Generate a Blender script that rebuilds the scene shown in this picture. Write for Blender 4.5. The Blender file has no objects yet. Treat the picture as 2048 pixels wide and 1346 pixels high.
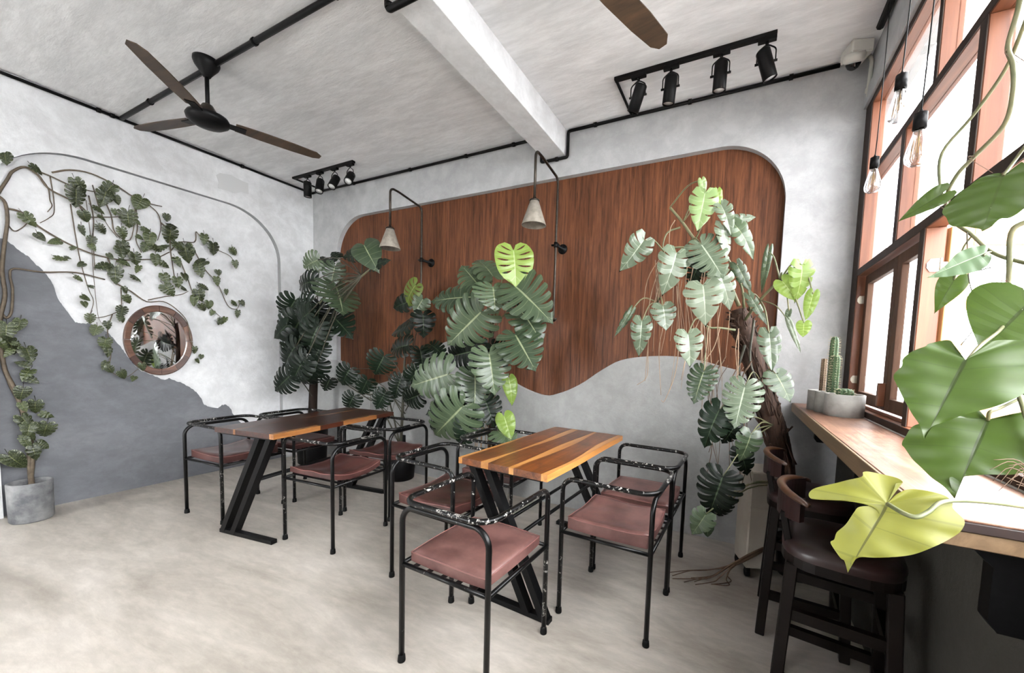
import bpy, bmesh, math, random
from mathutils import Vector, Matrix

# ------------------------------------------------------------------ camera, world, exposure
S = bpy.context.scene
COL = S.collection
F_PX, CX, CY, CAM_H = 770.655, 1100.013, 761.82, 1.40
RX = Vector((0.89722608, 0.44034287, 0.03291693)).normalized()      # image right
RY = Vector((0.0606565, -0.04906631, -0.996952)).normalized()       # image down
RZ = RX.cross(RY).normalized()                                      # view direction
RY = RZ.cross(RX).normalized()
CAM = Vector((0, 0, CAM_H))
cd = bpy.data.cameras.new('camera')
cam = bpy.data.objects.new('camera', cd); COL.objects.link(cam)
cam.matrix_world = Matrix(((RX.x, -RY.x, -RZ.x, CAM.x), (RX.y, -RY.y, -RZ.y, CAM.y), (RX.z, -RY.z, -RZ.z, CAM.z), (0, 0, 0, 1)))
cd.sensor_fit = 'HORIZONTAL'; cd.sensor_width = 36.0
cd.lens = F_PX / 2048 * 36.0
cd.shift_x = -(CX - 1024) / 2048
cd.shift_y = (CY - 673) / 2048
cd.clip_start = 0.02; cd.clip_end = 200
S.camera = cam

W = bpy.data.worlds.new('overcast_sky'); S.world = W; W.use_nodes = True
bg = W.node_tree.nodes['Background']
bg.inputs[0].default_value = (0.97, 0.985, 1.0, 1); bg.inputs[1].default_value = 27.0
S.view_settings.view_transform = 'Standard'; S.view_settings.look = 'None'
S.view_settings.gamma = 1.0; S.view_settings.use_curve_mapping = False
S.view_settings.exposure = 0.0

# ------------------------------------------------------------------ helpers
def ray(px, py):
    return RX * ((px - CX) / F_PX) + RY * ((py - CY) / F_PX) + RZ
def at(px, py, Y):                      # photo pixel -> point at distance Y along the room
    d = ray(px, py); return CAM + d * (Y / d.y)
def atx(px, py, X):
    d = ray(px, py); return CAM + d * (X / d.x)
def atz(px, py, Z):
    d = ray(px, py); return CAM + d * ((Z - CAM_H) / d.z)
def atd(px, py, D):
    return CAM + ray(px, py) * D

def lin(c):
    c /= 255.0
    return c / 12.92 if c <= 0.04045 else ((c + 0.055) / 1.055) ** 2.4
ALB = 0.70
def rgb(r, g, b): return (lin(r) * ALB, lin(g) * ALB, lin(b) * ALB, 1)

def mesh(name, verts, faces, smooth=False):
    m = bpy.data.meshes.new(name); m.from_pydata([tuple(v) for v in verts], [], faces); m.update()
    if smooth: m.polygons.foreach_set('use_smooth', [True] * len(m.polygons))
    return m

class MB:
    def __init__(s): s.v = []; s.f = []; s.sm = []
    def add(s, v, f, smooth=False):
        o = len(s.v); s.v += [Vector(p) for p in v]; s.f += [tuple(i + o for i in q) for q in f]; s.sm += [smooth] * len(f)
        return s
    def box(s, a, b, M=None, bev=0.0):
        x0, y0, z0 = (min(a[i], b[i]) for i in range(3)); x1, y1, z1 = (max(a[i], b[i]) for i in range(3))
        if bev <= 0:
            v = [(x, y, z) for x in (x0, x1) for y in (y0, y1) for z in (z0, z1)]
            f = [(0, 1, 3, 2), (4, 6, 7, 5), (0, 4, 5, 1), (2, 3, 7, 6), (0, 2, 6, 4), (1, 5, 7, 3)]
        else:
            v = []; idx = {}
            e = min(bev, (x1 - x0) / 2.01, (y1 - y0) / 2.01, (z1 - z0) / 2.01)
            X, Y, Z = (x0, x1), (y0, y1), (z0, z1)
            for i in (0, 1):
                for j in (0, 1):
                    for k in (0, 1):
                        p = (X[i], Y[j], Z[k]); q = ((e, -e)[i], (e, -e)[j], (e, -e)[k])
                        for ax in range(3):
                            t = [p[n] + (0 if n == ax else q[n]) for n in range(3)]
                            idx[i, j, k, ax] = len(v); v.append(tuple(t))
            f = []
            for ax in range(3):
                o1, o2 = [n for n in range(3) if n != ax]
                for sd in (0, 1):
                    q = []
                    for a_, b_ in ((0, 0), (1, 0), (1, 1), (0, 1)):
                        c = [0, 0, 0]; c[ax] = sd; c[o1] = a_; c[o2] = b_; q.append(idx[c[0], c[1], c[2], ax])
                    f.append(tuple(q))
                for a_ in (0, 1):
                    for b_ in (0, 1):
                        c0 = [0, 0, 0]; c1 = [0, 0, 0]; c0[ax] = 0; c1[ax] = 1
                        c0[o1] = c1[o1] = a_; c0[o2] = c1[o2] = b_
                        f.append((idx[(*c0, o1)], idx[(*c1, o1)], idx[(*c1, o2)], idx[(*c0, o2)]))
            for i in (0, 1):
                for j in (0, 1):
                    for k in (0, 1): f.append(tuple(idx[i, j, k, ax] for ax in range(3)))
        if M is not None: v = [M @ Vector(p) for p in v]
        return s.add(v, f)
    def bar(s, p0, p1, w, h, up=(0, 0, 1), bev=0.0):
        p0, p1 = Vector(p0), Vector(p1); d = p1 - p0; L = d.length; d.normalize()
        x = d.cross(Vector(up)); x = x.normalized() if x.length > 1e-5 else Vector((1, 0, 0)); z = x.cross(d)
        M = Matrix(((x.x, d.x, z.x, p0.x), (x.y, d.y, z.y, p0.y), (x.z, d.z, z.z, p0.z), (0, 0, 0, 1)))
        return s.box((-w / 2, 0, -h / 2), (w / 2, L, h / 2), M, bev)
    def tube(s, pts, r, seg=8, cap=True, closed=False):
        pts = [Vector(p) for p in pts]; n = len(pts); rs = r if isinstance(r, (list, tuple)) else [r] * n
        v = []; f = []; prev = None
        for i, p in enumerate(pts):
            if closed: t = pts[(i + 1) % n] - pts[i - 1]
            else: t = pts[min(i + 1, n - 1)] - pts[max(i - 1, 0)]
            t = t.normalized() if t.length > 1e-9 else Vector((0, 0, 1))
            if prev is None:
                a = Vector((0, 0, 1)) if abs(t.z) < 0.9 else Vector((1, 0, 0)); u = t.cross(a).normalized()
            else:
                u = prev - t * prev.dot(t); u = u.normalized() if u.length > 1e-6 else t.orthogonal().normalized()
            prev = u; w = t.cross(u)
            for k in range(seg):
                a = 2 * math.pi * k / seg; v.append(p + (u * math.cos(a) + w * math.sin(a)) * rs[i])
        m = n if closed else n - 1
        for i in range(m):
            j = (i + 1) % n
            for k in range(seg): f.append((i * seg + k, i * seg + (k + 1) % seg, j * seg + (k + 1) % seg, j * seg + k))
        s.add(v, f, True)
        if cap and not closed:
            o = len(s.v) - len(v)
            s.f += [tuple(o + k for k in reversed(range(seg))), tuple(o + (n - 1) * seg + k for k in range(seg))]; s.sm += [False, False]
        return s
    def lathe(s, prof, seg=24, c=(0, 0, 0), M=None, smooth=True):
        v = []; f = []
        for (r, z) in prof:
            for k in range(seg):
                a = 2 * math.pi * k / seg; v.append(Vector((r * math.cos(a), r * math.sin(a), z)))
        for i in range(len(prof) - 1):
            for k in range(seg): f.append((i * seg + k, i * seg + (k + 1) % seg, (i + 1) * seg + (k + 1) % seg, (i + 1) * seg + k))
        if prof[0][0] > 1e-6: f.append(tuple(reversed(range(seg))))
        if prof[-1][0] > 1e-6: f.append(tuple((len(prof) - 1) * seg + k for k in range(seg)))
        if M is not None: v = [M @ p for p in v]
        else: v = [p + Vector(c) for p in v]
        return s.add(v, f, smooth)
    def prism(s, poly, z0, z1, M=None):
        n = len(poly); v = [Vector((x, y, z0)) for x, y in poly] + [Vector((x, y, z1)) for x, y in poly]
        f = [tuple(reversed(range(n))), tuple(range(n, 2 * n))] + [(i, (i + 1) % n, n + (i + 1) % n, n + i) for i in range(n)]
        if M is not None: v = [M @ p for p in v]
        return s.add(v, f)
    def data(s, name):
        m = mesh(name, s.v, s.f); m.polygons.foreach_set('use_smooth', s.sm)
        b = bmesh.new(); b.from_mesh(m); bmesh.ops.recalc_face_normals(b, faces=b.faces); b.to_mesh(m); b.free()
        return m
    def build(s, name, mat, parent=None, label=None):
        return obj(name, s.data(name), mat, parent, label)

def obj(name, data, mat, parent=None, label=None):
    if mat is not None and not data.materials: data.materials.append(mat)
    o = bpy.data.objects.new(name, data); COL.objects.link(o)
    if parent is not None: o.parent = parent
    if label: o['label'] = label
    return o
def tag(o, label, cat, group=None):
    o['label'] = label; o['category'] = cat
    if group: o['group'] = group
    return o
def thing(name, label, cat, loc=(0, 0, 0), rz=0.0, group=None):
    o = bpy.data.objects.new(name, None); COL.objects.link(o); o.location = loc; o.rotation_euler = (0, 0, rz)
    o.empty_display_size = 0.1
    return tag(o, label, cat, group)
def struct(o, label=None):
    o['kind'] = 'structure'
    if label: o['label'] = label
    return o
def dup(root, loc, rz, label, group=None):
    r = root.copy(); COL.objects.link(r); r.location = loc; r.rotation_euler = (0, 0, rz); r['label'] = label
    if group: r['group'] = group
    for ch in list(root.children):
        c = ch.copy(); COL.objects.link(c); c.parent = r
        for g in ch.children:
            d = g.copy(); COL.objects.link(d); d.parent = c
    return r
def fillet(pts, r, n=6, closed=False):
    pts = [Vector(p) for p in pts]; out = []; N = len(pts)
    for i, p in enumerate(pts):
        if not closed and i in (0, N - 1): out.append(p); continue
        a = pts[i - 1] - p; b = pts[(i + 1) % N] - p
        ang = a.angle(b)
        if ang > math.pi - 0.02: out.append(p); continue
        ri = r[i] if isinstance(r, (list, tuple)) else r
        t = min(ri / math.tan(ang / 2), a.length * 0.48, b.length * 0.48)
        q0 = p + a.normalized() * t; q1 = p + b.normalized() * t
        rr = t * math.tan(ang / 2); c = p + (a.normalized() + b.normalized()).normalized() * (rr / math.sin(ang / 2))
        v0 = q0 - c; v1 = q1 - c; th = v0.angle(v1)
        for k in range(n + 1):
            u = k / n
            out.append(c + (v0 * math.sin((1 - u) * th) + v1 * math.sin(u * th)) / math.sin(th))
    return out
def spline(pts, n=6):
    pts = [Vector(p) for p in pts]
    if len(pts) < 3: return pts
    P = [pts[0] * 2 - pts[1]] + pts + [pts[-1] * 2 - pts[-2]]; out = []
    for i in range(1, len(P) - 2):
        for k in range(n):
            t = k / n; a, b, c, d = P[i - 1], P[i], P[i + 1], P[i + 2]
            out.append(0.5 * ((2 * b) + (c - a) * t + (2 * a - 5 * b + 4 * c - d) * t * t + (3 * b - a - 3 * c + d) * t ** 3))
    out.append(pts[-1]); return out
def interp(tab, x):
    if x <= tab[0][0]: return tab[0][1]
    for (a, b), (c, d) in zip(tab, tab[1:]):
        if x <= c: return b + (d - b) * (x - a) / (c - a)
    return tab[-1][1]
R_ = random.Random(7)

# ------------------------------------------------------------------ materials
def nodes(name):
    m = bpy.data.materials.new(name); m.use_nodes = True; t = m.node_tree
    return m, t, t.nodes['Principled BSDF'], t.nodes['Material Output']
def N(t, kind, **kw):
    n = t.nodes.new(kind)
    for k, v in kw.items():
        if k.startswith('i_'):
            key = k[2:]; key = int(key) if key.isdigit() else key.replace('_', ' ')
            n.inputs[key].default_value = v
        else: setattr(n, k, v)
    return n
def coords(t, scale=(1, 1, 1), kind='Object', rot=(0, 0, 0)):
    tc = N(t, 'ShaderNodeTexCoord'); mp = N(t, 'ShaderNodeMapping'); mp.inputs['Scale'].default_value = scale
    mp.inputs['Rotation'].default_value = rot
    t.links.new(tc.outputs[kind], mp.inputs['Vector']); return mp.outputs['Vector']
def ramp(t, fac, stops):
    r = N(t, 'ShaderNodeValToRGB'); el = r.color_ramp.elements
    el[0].position, el[0].color = stops[0]; el[1].position, el[1].color = stops[-1]
    for p, c in stops[1:-1]:
        e = el.new(p); e.color = c
    t.links.new(fac, r.inputs['Fac']); return r.outputs['Color']
def noise(t, vec, scale, detail=6, rough=0.6, dist=0.0):
    n = N(t, 'ShaderNodeTexNoise'); n.inputs['Scale'].default_value = scale; n.inputs['Detail'].default_value = detail
    n.inputs['Roughness'].default_value = rough; n.inputs['Distortion'].default_value = dist
    t.links.new(vec, n.inputs['Vector']); return n.outputs['Fac']
def mixc(t, fac, a, b, mode='MIX'):
    m = N(t, 'ShaderNodeMix', data_type='RGBA', blend_type=mode)
    if isinstance(fac, float): m.inputs[0].default_value = fac
    else: t.links.new(fac, m.inputs[0])
    for k, c in ((6, a), (7, b)):
        if isinstance(c, tuple): m.inputs[k].default_value = c
        else: t.links.new(c, m.inputs[k])
    return m.outputs[2]
def bump(t, b, h, strength=0.2, dist=0.02):
    n = N(t, 'ShaderNodeBump'); n.inputs['Strength'].default_value = strength; n.inputs['Distance'].default_value = dist
    t.links.new(h, n.inputs['Height']); t.links.new(n.outputs['Normal'], b.inputs['Normal'])

def simple(name, c, rough=0.5, metal=0.0, c2=None, scale=30, bmp=0.0, spec=0.5):
    m, t, b, o = nodes(name); b.inputs['Roughness'].default_value = rough; b.inputs['Metallic'].default_value = metal
    b.inputs['Specular IOR Level'].default_value = spec
    if c2 is None and not bmp: b.inputs['Base Color'].default_value = c
    else:
        v = coords(t); f = noise(t, v, scale)
        t.links.new(ramp(t, f, [(0.35, c), (0.65, c2 or c)]), b.inputs['Base Color'])
        if bmp: bump(t, b, f, bmp, 0.01)
    return m
def plaster(name, lo, mid, hi, streak=(1, 1, 1), bmp=0.25, rough=0.75):
    m, t, b, o = nodes(name); b.inputs['Roughness'].default_value = rough; b.inputs['Specular IOR Level'].default_value = 0.3
    v = coords(t, streak); big = noise(t, v, 0.9, 8, 0.65, 0.6); fine = noise(t, v, 7, 10, 0.7, 0.3)
    c1 = ramp(t, big, [(0.3, lo), (0.5, mid), (0.72, hi)])
    spots = ramp(t, fine, [(0.42, (0.86, 0.86, 0.86, 1)), (0.62, (1.06, 1.06, 1.06, 1))])
    t.links.new(mixc(t, 0.8, c1, spots, 'MULTIPLY'), b.inputs['Base Color'])
    f2 = noise(t, v, 16, 12, 0.75); bump(t, b, f2, bmp, 0.02)
    return m
def wood(name, dark, lite, axis='Z', scale=1.0, rough=0.45, ring=22, bmp=0.08, mott=None, spec=0.5):
    m, t, b, o = nodes(name); b.inputs['Roughness'].default_value = rough; b.inputs['Specular IOR Level'].default_value = spec
    st = [ring, ring, ring]; st['XYZ'.index(axis)] = ring * 0.05
    v = coords(t, tuple(s * scale for s in st)); g = noise(t, v, 1.0, 10, 0.68, 0.7)
    st2 = [3.2, 3.2, 3.2]; st2['XYZ'.index(axis)] = 0.25
    v2 = coords(t, tuple(s * scale for s in st2)); g2 = noise(t, v2, 1.0, 4, 0.5, 1.0)
    c = ramp(t, g, [(0.32, dark), (0.68, lite)])
    tone = ramp(t, g2, [(0.3, (0.78, 0.76, 0.74, 1)), (0.7, (1.12, 1.12, 1.12, 1))])
    c = mixc(t, 1.0, c, tone, 'MULTIPLY')
    if mott:
        v3 = coords(t); g3 = noise(t, v3, 9, 8, 0.7, 0.5); c = mixc(t, ramp(t, g3, [(0.45, (0, 0, 0, 1)), (0.7, (1, 1, 1, 1))]), c, mott)
    t.links.new(c, b.inputs['Base Color'])
    if bmp: bump(t, b, g, bmp, 0.005)
    return m
def leafmat(name, dark, lite, vein, rough=0.38, transl=0.25, trc=None, spec=0.5, varieg=None, pleat=0.25):
    m, t, b, o = nodes(name); b.inputs['Roughness'].default_value = rough; b.inputs['Specular IOR Level'].default_value = spec
    uv = N(t, 'ShaderNodeTexCoord'); sep = N(t, 'ShaderNodeSeparateXYZ'); t.links.new(uv.outputs['UV'], sep.inputs[0])
    def M(op, a, b_=None):
        n = N(t, 'ShaderNodeMath', operation=op)
        for i, q in enumerate((a, b_)):
            if q is None: continue
            if isinstance(q, (int, float)): n.inputs[i].default_value = q
            else: t.links.new(q, n.inputs[i])
        return n.outputs[0]
    side = M('ABSOLUTE', M('SUBTRACT', sep.outputs['X'], 0.5))
    lat = M('LESS_THAN', side, 0.035); mid = M('LESS_THAN', sep.outputs['Y'], 0.035)
    v = M('MAXIMUM', M('MULTIPLY', lat, 0.35), mid)
    oi = N(t, 'ShaderNodeObjectInfo'); vec = coords(t); n1 = noise(t, vec, 5, 4, 0.5)
    fac = M('ADD', M('MULTIPLY', oi.outputs['Random'], 0.55), M('MULTIPLY', n1, 0.45))
    c = ramp(t, fac, [(0.2, dark), (0.75, lite)])
    if varieg:
        n2 = noise(t, coords(t, (1, 1, 1), 'UV'), 6, 3, 0.5); c = mixc(t, ramp(t, n2, [(0.6, (0, 0, 0, 1)), (0.66, (1, 1, 1, 1))]), c, varieg)
    c = mixc(t, v, c, vein)
    t.links.new(c, b.inputs['Base Color'])
    bump(t, b, side, pleat, 0.02)
    tr = N(t, 'ShaderNodeBsdfTranslucent'); t.links.new(mixc(t, 0.65, c, trc or lite), tr.inputs['Color'])
    mx = N(t, 'ShaderNodeMixShader'); mx.inputs[0].default_value = transl
    t.links.new(b.outputs[0], mx.inputs[1]); t.links.new(tr.outputs[0], mx.inputs[2]); t.links.new(mx.outputs[0], o.inputs['Surface'])
    return m
def glassmat(name, tint=(1, 1, 1, 1), refl=0.06, rough=0.0):
    m, t, b, o = nodes(name); t.nodes.remove(b)
    a = N(t, 'ShaderNodeBsdfTransparent'); a.inputs[0].default_value = tint
    g = N(t, 'ShaderNodeBsdfGlossy'); g.inputs['Roughness'].default_value = rough
    f = N(t, 'ShaderNodeLayerWeight'); f.inputs['Blend'].default_value = 0.25
    k = N(t, 'ShaderNodeMath', operation='MULTIPLY_ADD'); k.inputs[1].default_value = 0.5; k.inputs[2].default_value = refl
    t.links.new(f.outputs['Fresnel'], k.inputs[0])
    mx = N(t, 'ShaderNodeMixShader'); t.links.new(k.outputs[0], mx.inputs[0]); t.links.new(a.outputs[0], mx.inputs[1]); t.links.new(g.outputs[0], mx.inputs[2])
    t.links.new(mx.outputs[0], o.inputs['Surface']); return m
def chipped(name, base, chip, amt=0.6, rough=0.3, clump=0.5):
    m, t, b, o = nodes(name); v = coords(t); n1 = noise(t, v, 55, 8, 0.7, 0.6); n2 = noise(t, v, 4.5, 3, 0.5)
    k = N(t, 'ShaderNodeMath', operation='MULTIPLY_ADD'); t.links.new(n2, k.inputs[0]); k.inputs[1].default_value = clump; t.links.new(n1, k.inputs[2])
    msk = ramp(t, k.outputs[0], [(amt, (0, 0, 0, 1)), (amt + 0.015, (1, 1, 1, 1))])
    t.links.new(mixc(t, msk, base, chip), b.inputs['Base Color'])
    b.inputs['Roughness'].default_value = rough; b.inputs['Specular IOR Level'].default_value = 0.24; bump(t, b, n1, 0.1, 0.002); return m

def g3(v): return rgb(v, v, v)
M_wall = plaster('light_grey_plaster', rgb(232, 233, 235), rgb(246, 247, 249), rgb(262, 263, 264))
M_wallback = plaster('back_wall_plaster', rgb(186, 187, 188), rgb(200, 201, 202), rgb(214, 215, 216))
M_dark = plaster('dark_grey_plaster', rgb(112, 114, 119), rgb(124, 126, 131), rgb(136, 138, 142), (1, 1, 1.6))
M_ceil = plaster('ceiling_plaster', rgb(248, 249, 251), rgb(266, 267, 269), rgb(282, 283, 285), (0.5, 2.2, 1))
M_floor = plaster('worn_concrete', rgb(172, 163, 152), rgb(208, 200, 189), rgb(236, 228, 219), (0.8, 2.4, 1), 0.12, 0.42)
M_panel = wood('walnut_veneer', rgb(66, 36, 22), rgb(138, 86, 56), 'Z', 1.0, 0.5, 52, 0.05, spec=0.25)
M_reveal = simple('white_reveal', rgb(214, 214, 212), 0.7, c2=rgb(198, 198, 198))
M_black = simple('black_powdercoat', rgb(13, 13, 14), 0.42, 0.0, rgb(19, 19, 20), 60, 0, 0.12)
M_tube = chipped('black_chipped_enamel', rgb(9, 9, 10), rgb(170, 168, 164), 0.97)
M_tubeworn = chipped('black_worn_enamel', rgb(9, 9, 10), rgb(190, 187, 181), 0.868)
M_rubber = simple('black_rubber', rgb(14, 14, 14), 0.7, spec=0.15)
M_leather = simple('brown_leather', rgb(92, 60, 57), 0.34, 0, rgb(134, 96, 90), 7, 0.08)
M_leather2 = simple('dark_brown_leather', rgb(66, 38, 36), 0.34, 0, rgb(100, 64, 59), 7, 0.08)
M_piping = simple('leather_piping', rgb(142, 96, 90), 0.4)
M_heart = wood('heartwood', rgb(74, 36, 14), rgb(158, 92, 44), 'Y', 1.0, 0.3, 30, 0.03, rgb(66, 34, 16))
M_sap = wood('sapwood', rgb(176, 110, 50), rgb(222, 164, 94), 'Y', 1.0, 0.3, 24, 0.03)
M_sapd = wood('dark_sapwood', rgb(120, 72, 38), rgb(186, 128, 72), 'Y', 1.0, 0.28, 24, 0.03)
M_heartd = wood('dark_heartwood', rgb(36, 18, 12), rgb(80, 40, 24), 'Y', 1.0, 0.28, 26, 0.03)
M_counter = wood('counter_timber', rgb(104, 66, 48), rgb(176, 134, 108), 'Y', 1.0, 0.36, 40, 0.25, rgb(110, 72, 54))
M_counteredge = wood('counter_edge_timber', rgb(104, 82, 58), rgb(142, 116, 86), 'Y', 1.0, 0.5, 22, 0.05)
M_counterdark = simple('dark_edge_band', rgb(34, 20, 16), 0.5, c2=rgb(48, 30, 24))
M_frame = wood('red_window_timber', rgb(104, 56, 32), rgb(146, 88, 56), 'Z', 1.0, 0.5, 18, 0.08)
M_framey = wood('red_window_timber_long', rgb(104, 56, 32), rgb(146, 88, 56), 'Y', 1.0, 0.5, 18, 0.08)
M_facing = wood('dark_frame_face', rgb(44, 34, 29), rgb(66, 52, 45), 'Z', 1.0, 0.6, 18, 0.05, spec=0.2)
M_sash = wood('brown_sash_timber', rgb(74, 52, 40), rgb(104, 76, 60), 'Z', 1.0, 0.6, 18, 0.05, spec=0.2)
M_framelt = wood('daylit_sash_timber', rgb(190, 128, 74), rgb(226, 172, 114), 'Z', 1.0, 0.5, 18, 0.08)  # open sash: outside light put into a paler timber colour
M_stool = wood('dark_stool_wood', rgb(11, 7, 6), rgb(22, 14, 11), 'Z', 1.0, 0.42, 18, 0.02, spec=0.18)
M_stooltop = wood('worn_stool_wood', rgb(46, 27, 18), rgb(106, 70, 46), 'X', 1.0, 0.3, 18, 0.03)
M_stoolpad = simple('stool_leather', rgb(36, 21, 21), 0.34, 0, rgb(50, 30, 29), 9, 0.04)
M_glass = glassmat('window_glass')
M_bulb = glassmat('bulb_glass', (0.86, 0.87, 0.88, 1), 0.22)
M_mirror = simple('mirror_silver', (0.93, 0.94, 0.94, 1), 0.02, 1.0)
M_mirwood = wood('mirror_wood', rgb(84, 56, 44), rgb(140, 100, 80), 'Y', 1.0, 0.4, 20, 0.06)
M_mirwood2 = wood('mirror_wood_dark', rgb(64, 42, 36), rgb(100, 70, 60), 'Y', 1.0, 0.4, 20, 0.06)
M_fanblade = wood('fan_blade_veneer', rgb(52, 40, 30), rgb(96, 74, 54), 'X', 1.0, 0.5, 20, 0.03)
M_shade = simple('concrete_shade', rgb(140, 132, 120), 0.8, 0, rgb(168, 160, 148), 25, 0.2)
M_shadein = simple('shade_inside', rgb(60, 56, 50), 0.4)
M_bronze = simple('dark_bronze_pipe', rgb(52, 46, 40), 0.35, 0.7, rgb(70, 62, 54), 40)
M_concrete = simple('pot_concrete', rgb(150, 148, 144), 0.8, 0, rgb(178, 176, 171), 14, 0.2)
M_potdark = simple('mottled_grey_pot', rgb(82, 84, 88), 0.75, 0, rgb(150, 150, 150), 7, 0.2)
M_soil = simple('soil', rgb(44, 34, 26), 0.95, 0, rgb(64, 50, 38), 60, 0.5)
M_bark = wood('fibrous_bark', rgb(36, 24, 18), rgb(98, 70, 54), 'Z', 1.0, 0.85, 26, 0.6)
M_barkdark = wood('dark_bark', rgb(16, 11, 9), rgb(42, 30, 23), 'Z', 1.0, 0.85, 26, 0.6, spec=0.2)
M_stem = simple('green_stem', rgb(104, 112, 76), 0.5, 0, rgb(140, 136, 100), 12)
M_stemdark = simple('dark_stem', rgb(52, 54, 40), 0.55, 0, rgb(78, 72, 54), 12)
M_stembrown = simple('woody_vine', rgb(84, 72, 58), 0.7, 0, rgb(118, 104, 86), 22, 0.3)
M_root = simple('aerial_root', rgb(150, 122, 96), 0.7, 0, rgb(182, 156, 128), 10)
M_rootdark = simple('dry_root', rgb(88, 66, 50), 0.8, 0, rgb(116, 92, 72), 10)
M_white = simple('white_plastic', rgb(226, 224, 216), 0.4)
M_greywhite = simple('aged_white_conduit', rgb(206, 203, 192), 0.5)
M_lens = simple('dark_lens', rgb(8, 10, 18), 0.06)
M_galv = simple('galvanised_steel', rgb(206, 200, 186), 0.4, 0.6, rgb(186, 176, 160), 30)
M_pale = simple('pale_laminate', rgb(176, 166, 152), 0.6, 0, rgb(190, 182, 168), 4)
M_led = simple('lamp_lens', rgb(235, 236, 235), 0.25)
M_fil = simple('brass_filament', rgb(190, 150, 90), 0.3, 0.8)
M_cactus = simple('cactus_green', rgb(56, 84, 52), 0.6, 0, rgb(84, 112, 70), 20)
M_cactusdry = simple('dry_cactus', rgb(122, 100, 82), 0.8, 0, rgb(150, 128, 106), 20)
M_spine = simple('cactus_spines', rgb(214, 202, 168), 0.6)
M_extwall = plaster('outside_concrete', rgb(150, 152, 156), rgb(186, 188, 190), rgb(206, 208, 210))
M_extground = simple('outside_ground', rgb(214, 212, 206), 0.9)
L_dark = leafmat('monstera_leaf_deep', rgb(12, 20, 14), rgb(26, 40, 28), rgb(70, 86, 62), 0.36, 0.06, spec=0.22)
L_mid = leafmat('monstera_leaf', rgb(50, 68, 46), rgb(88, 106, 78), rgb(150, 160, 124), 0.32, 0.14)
L_pale = leafmat('monstera_leaf_sage_sheen', rgb(90, 106, 84), rgb(134, 146, 124), rgb(184, 194, 172), 0.24, 0.16)  # sage green lightened to carry window sheen in the leaf colour
L_lime = leafmat('monstera_leaf_young', rgb(116, 146, 56), rgb(150, 178, 84), rgb(196, 212, 146), 0.36, 0.25, rgb(160, 190, 80))
L_fresh = leafmat('monstera_leaf_fresh', rgb(122, 150, 96), rgb(146, 172, 112), rgb(190, 206, 166), 0.34, 0.2)
L_olive = leafmat('monstera_leaf_olive', rgb(92, 110, 40), rgb(116, 134, 56), rgb(160, 170, 100), 0.4, 0.2)
L_poth = leafmat('pothos_leaf', rgb(34, 44, 22), rgb(68, 80, 42), rgb(124, 130, 84), 0.4, 0.12, varieg=rgb(186, 194, 160))
L_phil = leafmat('philodendron_leaf', rgb(42, 61, 17), rgb(64, 88, 26), rgb(36, 52, 14), 0.42, 0.16, rgb(90, 118, 28), pleat=0.06)
L_phil2 = leafmat('philodendron_leaf_grey', rgb(84, 112, 80), rgb(104, 130, 96), rgb(176, 194, 164), 0.4, 0.15, rgb(120, 150, 90), pleat=0.02)
L_yel = leafmat('philodendron_leaf_yellow', rgb(110, 112, 38), rgb(134, 136, 52), rgb(84, 86, 30), 0.45, 0.15, rgb(140, 140, 46), pleat=0.06)

# ------------------------------------------------------------------ room
XL, XR, YB, ZC = -5.0, 0.637, 3.186, 3.345
YF = -3.0
RD = 0.06
WT = 0.16
struct(MB().box((XL - WT, YF - WT, -0.1), (XR + 0.1, YB + WT, 0)).build('floor', M_floor), 'pale worn concrete floor')
struct(MB().box((XL - WT, YF - WT, ZC), (XR + WT, YB + WT, ZC + 0.12)).build('ceiling', M_ceil), 'brushed grey plaster ceiling')
struct(MB().box((-1.68, YF, 3.13), (-1.47, YB, ZC), None, 0.004).build('trim_1', M_wall), 'white plastered ceiling beam running to the back wall')

# back wall with the recess for the wood panel
PX0, PX1 = -4.555, 0.222
def pan_top(x):
    r = 0.46
    if x < PX0 + r: return 2.96 - r + math.sqrt(max(0, r * r - (PX0 + r - x) ** 2))
    r = 0.44
    if x > PX1 - r: return 2.96 - r + math.sqrt(max(0, r * r - (x - PX1 + r) ** 2))
    return 2.96
_bt = spline([(-4.555, 0, 1.23), (-4.27, 0, 1.09), (-3.99, 0, 0.965), (-3.72, 0, 1.0), (-3.45, 0, 1.11), (-3.1, 0, 1.34), (-2.74, 0, 1.50), (-2.4, 0, 1.44),
              (-2.02, 0, 1.14), (-1.654, 0, 1.01), (-1.45, 0, 1.045), (-1.25, 0, 1.14), (-1.05, 0, 1.28), (-0.86, 0, 1.375), (-0.54, 0, 1.412), (-0.3, 0, 1.39), (-0.09, 0, 1.34), (0.222, 0, 1.27)], 5)
_bt = [(p.x, p.z) for p in _bt]
def pan_bot(x): return interp(_bt, x)
def strip_x(x0, x1, n):
    xs = set(x0 + (x1 - x0) * i / n for i in range(n + 1))
    return sorted(xs)
def arc_xs():
    xs = set(strip_x(PX0, PX1, 90))
    for r, c, sg in ((0.46, PX0 + 0.46, -1), (0.44, PX1 - 0.44, 1)):
        for k in range(17): xs.add(c + sg * r * math.sin(math.pi / 2 * k / 16))
    return sorted(xs)
xs = arc_xs()
b = MB(); bl = MB()
def quad(b, *p): b.add(p, [tuple(range(len(p)))])
quad(b, (XL - WT, YB, 1.23), (PX0, YB, 1.23), (PX0, YB, ZC), (XL - WT, YB, ZC)); quad(bl, (XL - WT, YB, 0), (PX0, YB, 0), (PX0, YB, 1.23), (XL - WT, YB, 1.23))
quad(b, (PX1, YB, 0), (XR + WT, YB, 0), (XR + WT, YB, ZC), (PX1, YB, ZC))
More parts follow.
